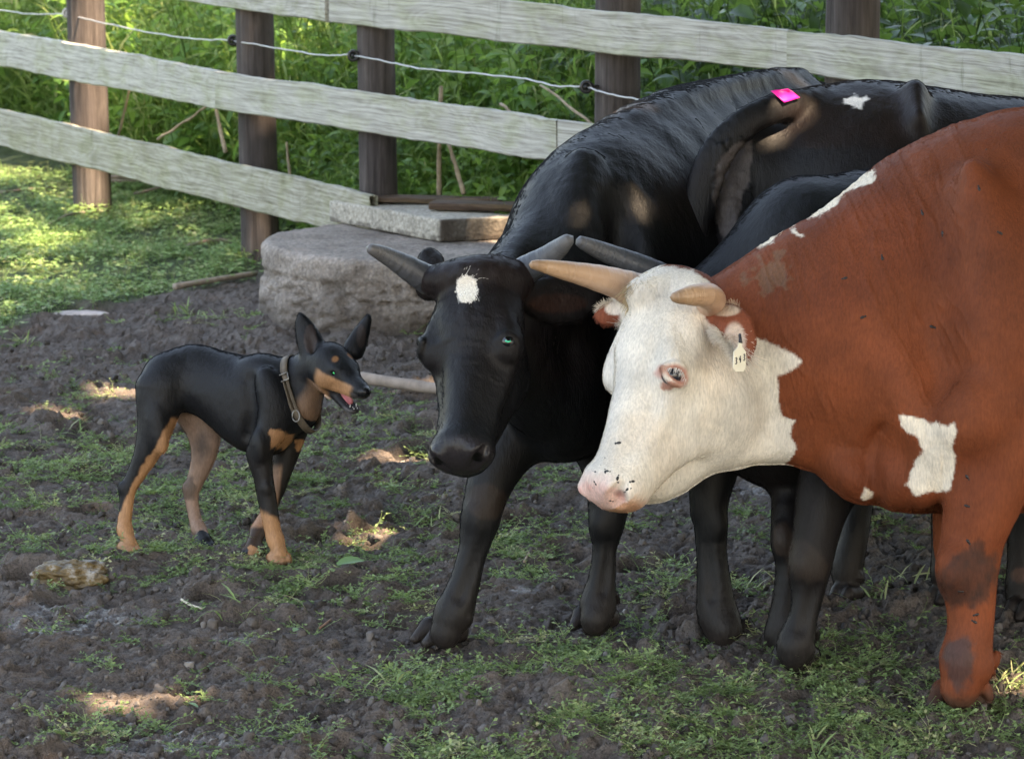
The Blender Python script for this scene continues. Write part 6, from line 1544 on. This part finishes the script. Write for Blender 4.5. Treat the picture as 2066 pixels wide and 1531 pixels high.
    for s in (-1, 1):
        for y_, r_, h_ in ((.160, .0022, .009), (.166, .0016, .005), (.171, .0014, .004), (.145, .0016, .004), (.135, .0018, .004), (.125, .002, .004)):
            x_ = s * (.009 if y_ < .163 else .005); v, f = tube_geo([hf.pt((x_, y_ - .014, -.083)), hf.pt((x_, y_ - .014, -.083 + h_))], [r_, r_ * .4], 6); mb.add(v, f)
        v, f = tube_geo([hf.pt((s * .010, .172, -.036)), hf.pt((s * .010, .172, -.046))], [.0022, .0006], 6); mb.add(v, f)
    mb.build('teeth', TE, t)
    # collar: a leather strap round the neck, fitted to it, with a buckle and loose end
    LE = plain('worn_leather', (.13, .10, .07), .65, ns=60, bump=.4); from mathutils.bvhtree import BVHTree; bv = BVHTree.FromPolygons(V.tolist(), Q.tolist())
    c0 = H.pt((606, 785, -.035)); top, low = H.pt((588, 722, -.03)), H.pt((630, 850, -.05)); ax1 = (top - low) / np.linalg.norm(top - low); ax2 = AD * .93 + AX * .36; ax2 -= ax1 * (ax2 @ ax1); ax2 /= np.linalg.norm(ax2); nn = np.cross(ax1, ax2)
    n = 64; ring = []
    for k in range(n):
        a = 2 * math.pi * k / n; dr = math.cos(a) * ax1 + math.sin(a) * ax2; h = bv.ray_cast(Vector(c0 + dr * .30), Vector(-dr)); rr = np.linalg.norm(np.array(h[0]) - c0) if h[0] else .07; ring.append(min(rr, .105))
    ring = np.array(ring)
    for _ in range(10): ring = np.maximum(ring * .6, (np.roll(ring, 1) + ring + np.roll(ring, -1)) / 3)
    mb = MB(); Vt, Ft = [], []
    for k in range(n):
        a = 2 * math.pi * k / n; dr = math.cos(a) * ax1 + math.sin(a) * ax2; r_ = ring[k] + .003 + .012 * max(0, -math.cos(a)) ** 3
        for s_, rr in ((-1, 0), (1, 0), (1, .0035), (-1, .0035)): Vt.append(c0 + dr * (r_ + rr) + nn * s_ * .0095)
    for k in range(n):
        for j in range(4): Ft.append([k * 4 + j, k * 4 + (j + 1) % 4, ((k + 1) % n) * 4 + (j + 1) % 4, ((k + 1) % n) * 4 + j])
    mb.add(Vt, Ft); col = mb.build('collar', LE, t)
    MT = plain('dull_metal', (.30, .28, .25), .4, .8)
    a = math.radians(255) if ax2 @ AD > 0 else math.radians(105)
    def onr(ang, e=0.006): dr = math.cos(ang) * ax1 + math.sin(ang) * ax2; k = int(round(ang / (2 * math.pi) * n)) % n; return c0 + dr * (ring[k] + .003 + .012 * max(0, -math.cos(ang)) ** 3 + e)
    angs = [math.radians(v_) for v_ in (285, 275, 262, 250, 236)]
    mb = MB(); P = [onr(v_, .008) for v_ in angs]; v, f = tube_geo(P, [.009, .0095, .0095, .009, .006], 10, nn, flat=.25); mb.add(v, f); mb.build('strap_end', LE, col)
    mb = MB(); P0 = onr(math.radians(292), .008); t1 = onr(math.radians(287), .008) - P0; t1 /= np.linalg.norm(t1); rg = [P0 + .013 * sx * nn + .009 * sy * t1 for sx, sy in ((-1, -1), (1, -1), (1, 1), (-1, 1), (-1, -1))]; v, f = tube_geo(rg, .0022, 6, AD); mb.add(v, f); mb.build('buckle', MT, col); mb = MB()
    P1 = onr(math.radians(228), .012); rg = [P1 + .010 * (math.cos(q_) * nn + 1.5 * math.sin(q_) * t1) for q_ in np.linspace(0, 6.283, 17)]; v, f = tube_geo(rg, .0018, 6, AD); mb.add(v, f); mb.build('ring', MT, col)
build_dog()
# ------------------------------------------------------------------ flies on the cattle, hay bits drifting in the air are left out
FLYM = plain('fly_black', (.012, .012, .014), .35)
def flies():
    deps = bpy.context.evaluated_depsgraph_get()
    from mathutils.bvhtree import BVHTree
    bodies = [o for o in bpy.data.objects if o.name.startswith('body') and o.parent and o.parent.name.startswith('cow')]
    trees = []
    for o in bodies:
        n = len(o.data.vertices); V = np.empty(n * 3, np.float32); o.data.vertices.foreach_get('co', V); V = V.reshape(-1, 3) + np.array(parent_origin(o), np.float32)
        Q = np.empty(len(o.data.loops), np.int32); o.data.loops.foreach_get('vertex_index', Q); trees.append(BVHTree.FromPolygons(V.tolist(), Q.reshape(-1, 4).tolist()))
    pts = [(1203, 912), (1195, 926), (1183, 940), (1208, 938), (1230, 952), (1181, 962), (1184, 968), (1178, 975), (1204, 940), (1263, 960), (1232, 882), (1246, 978), (1215, 1002), (1242, 985)]
    pts2 = [(1950, 962), (1948, 1020), (1953, 1092), (1935, 1195), (1968, 1255), (1972, 1240), (1860, 430), (1900, 470), (1925, 430), (1990, 300), (1780, 520), (1705, 560), (1975, 380), (2020, 470), (1740, 640), (1880, 660)]
    for grp, P, lb in (('flies on the white muzzle', pts, 'tiny black fly on the pink and white muzzle of the steer'), ('flies on the red coat', pts2, 'tiny dark fly sitting on the red brown coat of the steer')):
        for x, y in ([(a + 16, b + 10) for a, b in P] if grp.endswith('muzzle') else P):
            r = W(x, y, 1) - CAM; r /= np.linalg.norm(r); best = None
            for tr in trees:
                h = tr.ray_cast(Vector(CAM), Vector(r))
                if h[0] is not None and (best is None or h[3] < best[3]): best = h
            if best is None: continue
            c = np.array(best[0]) + np.array(best[1]) * .0035 - r * .004; n_ = np.array(best[1]); a = np.cross(n_, AU); a /= np.linalg.norm(a); bb = np.cross(n_, a); M = np.stack([a, bb, n_], 1) @ rotm('Z', (x * 37 + y * 13) % 360)
            mb = MB()
            bm = bmesh.new(); bmesh.ops.create_icosphere(bm, subdivisions=2, radius=1.0); v0 = np.array([v.co[:] for v in bm.verts]); f0 = [[v.index for v in f.verts] for f in bm.faces]; bm.free()
            s = .0034
            mb.add((v0 * [1.7 * s, s, s * .9]) @ M.T + c + n_ * s * .5, f0); mb.add((v0 * .75 * s) @ M.T + c + M @ np.array([1.9 * s, 0, s * .5]), f0)
            for k in (-1, 1): mb.add(np.array([[0, 0, s], [-3 * s, k * 1.6 * s, s * 1.1], [-2.4 * s, k * .3 * s, s * 1.2], [-1.2 * s, k * 1.2 * s, s * 1.15]]) @ M.T + c, [[0, 2, 1], [0, 1, 3]])
            tag(mb.build('fly', FLYM, None, loc=c), lb, 'fly', grp)
flies()
# ------------------------------------------------------------------ the trees behind the photographer that shade the yard
SUNGAPS = [  # px, py, depth (None = on the ground), radius in metres, flatten
    (235, 792, None, .07), (280, 790, None, .05), (115, 832, None, .05), (150, 690, None, .03), (640, 790, None, .03), (830, 915, None, .05), (770, 925, None, .04), (860, 780, None, .03),
    (735, 1075, None, .05), (800, 1070, None, .06), (850, 1060, None, .04), (275, 1402, None, .035), (205, 1412, None, .03), (330, 1400, None, .02), (1035, 1150, None, .025), (1330, 1080, None, .07), (1400, 1080, None, .05), (1525, 1075, None, .06),
    (1255, 1125, None, .03), (1800, 1172, None, .055), (1850, 1178, None, .05), (1765, 1110, None, .05), (1850, 1100, None, .03), (1700, 1190, None, .04), (2040, 1195, None, .05), (2055, 1370, None, .03), (815, 658, None, .05), (1480, 1100, None, .04),
    (195, 40, 15.7, .08), (200, 230, 15.7, .07), (175, 300, 15.7, .08), (160, 350, 15.7, .07), (190, 130, 15.7, .06), (100, 85, 15.4, .08), (20, 70, 15.5, .07), (150, 230, 15.4, .05), (60, 222, 15.4, .06),
    (20, 455, None, .08), (60, 500, None, .06), (150, 430, None, .06), (90, 395, None, .03), (260, 425, None, .04), (110, 480, None, .06), (30, 345, None, .12), (100, 330, None, .10), (330, 430, None, .06), (20, 560, None, .04), (90, 530, None, .05),
    (1330, 385, 8.25, -.02), (1318, 440, 8.25, -.025), (1275, 410, 8.25, -.04), (1600, 240, 7.93, -.03), (1842, 235, 8, -.04), (1570, 150, 8.8, .03), (1610, 148, 8.8, .04), (1000, 460, 12.3, .05),
    (560, 80, 15.5, .05), (250, 30, 17.5, .12), (370, 90, 17.5, .1), (430, 50, 17.8, .1), (330, 160, 17.2, .09), (80, 110, 17.5, .12), (40, 40, 17.5, .12), (700, 150, 15.2, .05), (620, 30, 16.2, .06), (300, 240, 16.6, .1), (100, 180, 17.0, .13), (20, 210, 17, .12), (480, 180, 16.0, .06)]
def shade_trees():
    R = rs(31)
    e1 = np.cross(SUN_DIR, (0, 0, 1)); e1 /= np.linalg.norm(e1); e2 = np.cross(e1, SUN_DIR)   # across / up the sun beam
    dg = bpy.context.evaluated_depsgraph_get()
    def surf(a, b, d):
        if d is None: return G(a, b)
        r = W(a, b, 1.0) - CAM; h = SC.ray_cast(dg, Vector(CAM), Vector(r / np.linalg.norm(r))); return np.array(h[1]) if h[0] and d < 12.5 else W(a, b, d)
    def open_(P): return not SC.ray_cast(dg, Vector(P + SUN_DIR * .12), Vector(SUN_DIR))[0]   # no use parting the leaves where an animal is in the way
    gaps = np.array([[P @ e1, P @ e2, r] for P, r in ((surf(a, b, d), r) for a, b, d, r in SUNGAPS) if open_(P)])
    corners = np.array([[x, y, z] for x in (-4.2, 4.2) for y in (5.2, 20.5) for z in (0, 1.3)])
    u0, u1 = (corners @ e1).min(), (corners @ e1).max(); v0, v1 = (corners @ e2).min(), (corners @ e2).max()
    bark = plain('tree_bark', (.10, .08, .06), .9, ns=12, bump=.8)
    lm = foliage_mat('tree_leaf', [(.1, (.035, .075, .018)), (.6, (.06, .12, .025)), (1, (.10, .17, .04))], .5, .3)
    tpl = leaf_tpl(.14, .12, .15, .2, 2)
    N = 420000
    u = R.uniform(u0 - .6, u1 + .6, N); v = R.uniform(v0 - .6, v1 + .6, N); t = R.uniform(3.0, 5.4, N)
    keep = np.ones(N, bool)
    for a, b, r in gaps: keep &= np.hypot((u - a) * 1.0, (v - b)) > np.maximum(r + .085, .05)
    P = u[:, None] * e1 + v[:, None] * e2 + t[:, None] * SUN_DIR
    # the crowns are thinner on the side that shades the lawn and the undergrowth
    g0 = P - (P[:, 2:3] / SUN_DIR[2]) * SUN_DIR; gx, gy, _ = project(np.where(g0[:, 1:2] < 2, np.array([0, 2., 0]), g0)); thin = (g0[:, 1] > 11.6) & (gx < 1000) & (gy < seg_y(gx, LAWN_EDGE) - 10)
    keep &= ~(thin & (R.rand(N) < .62))
    keep &= P[:, 2] > 2.35
    cent = [(u0 + (u1 - u0) * (i + .5) / 4) for i in range(4)]
    own = np.argmin(np.abs(u[:, None] - np.array(cent)[None]), 1)
    for i in range(4):
        q = keep & (own == i); n = q.sum()
        if n == 0: continue
        ctr = P[q].mean(0); base = np.array([ctr[0], ctr[1], 0])
        if base[1] > 3 and abs(base[0]) < 3: base[0] = 4.5
        tr = thing('shade_tree', ('tall leafy tree outside the picture, the one farthest from the fence', 'tall leafy tree outside the picture, second from the mud side', 'tall leafy tree outside the picture, third from the mud side', 'tall leafy tree outside the picture, the one nearest the fence')[i], 'tree', base, 'trees that shade the yard')
        S = Scatter(); S.put(tpl, P[q], euler_np(*R.uniform(0, 6.28, (3, n))), R.uniform(.8, 1.35, n), R.rand(n)); S.build('crown', lm, tr)
        mb = MB()
        tp = catmull([base, base + [0.05, 0, 2], base + (ctr - base) * [1, 1, .55] + [.1, 0, 0], ctr], 8)
        vv, ff = tube_geo(tp, np.linspace(.22, .06, len(tp)), 14); mb.add(vv, ff)
        for k in range(7):
            e = P[q][R.randint(n)]; j = R.randint(len(tp) // 2, len(tp) - 2); lp = catmull([tp[j], (tp[j] + e) / 2 + [0, 0, .2], e], 5)
            vv, ff = tube_geo(lp, np.linspace(.06, .015, len(lp)), 8); mb.add(vv, ff)
        mb.build('trunk', bark, tr)
shade_trees()
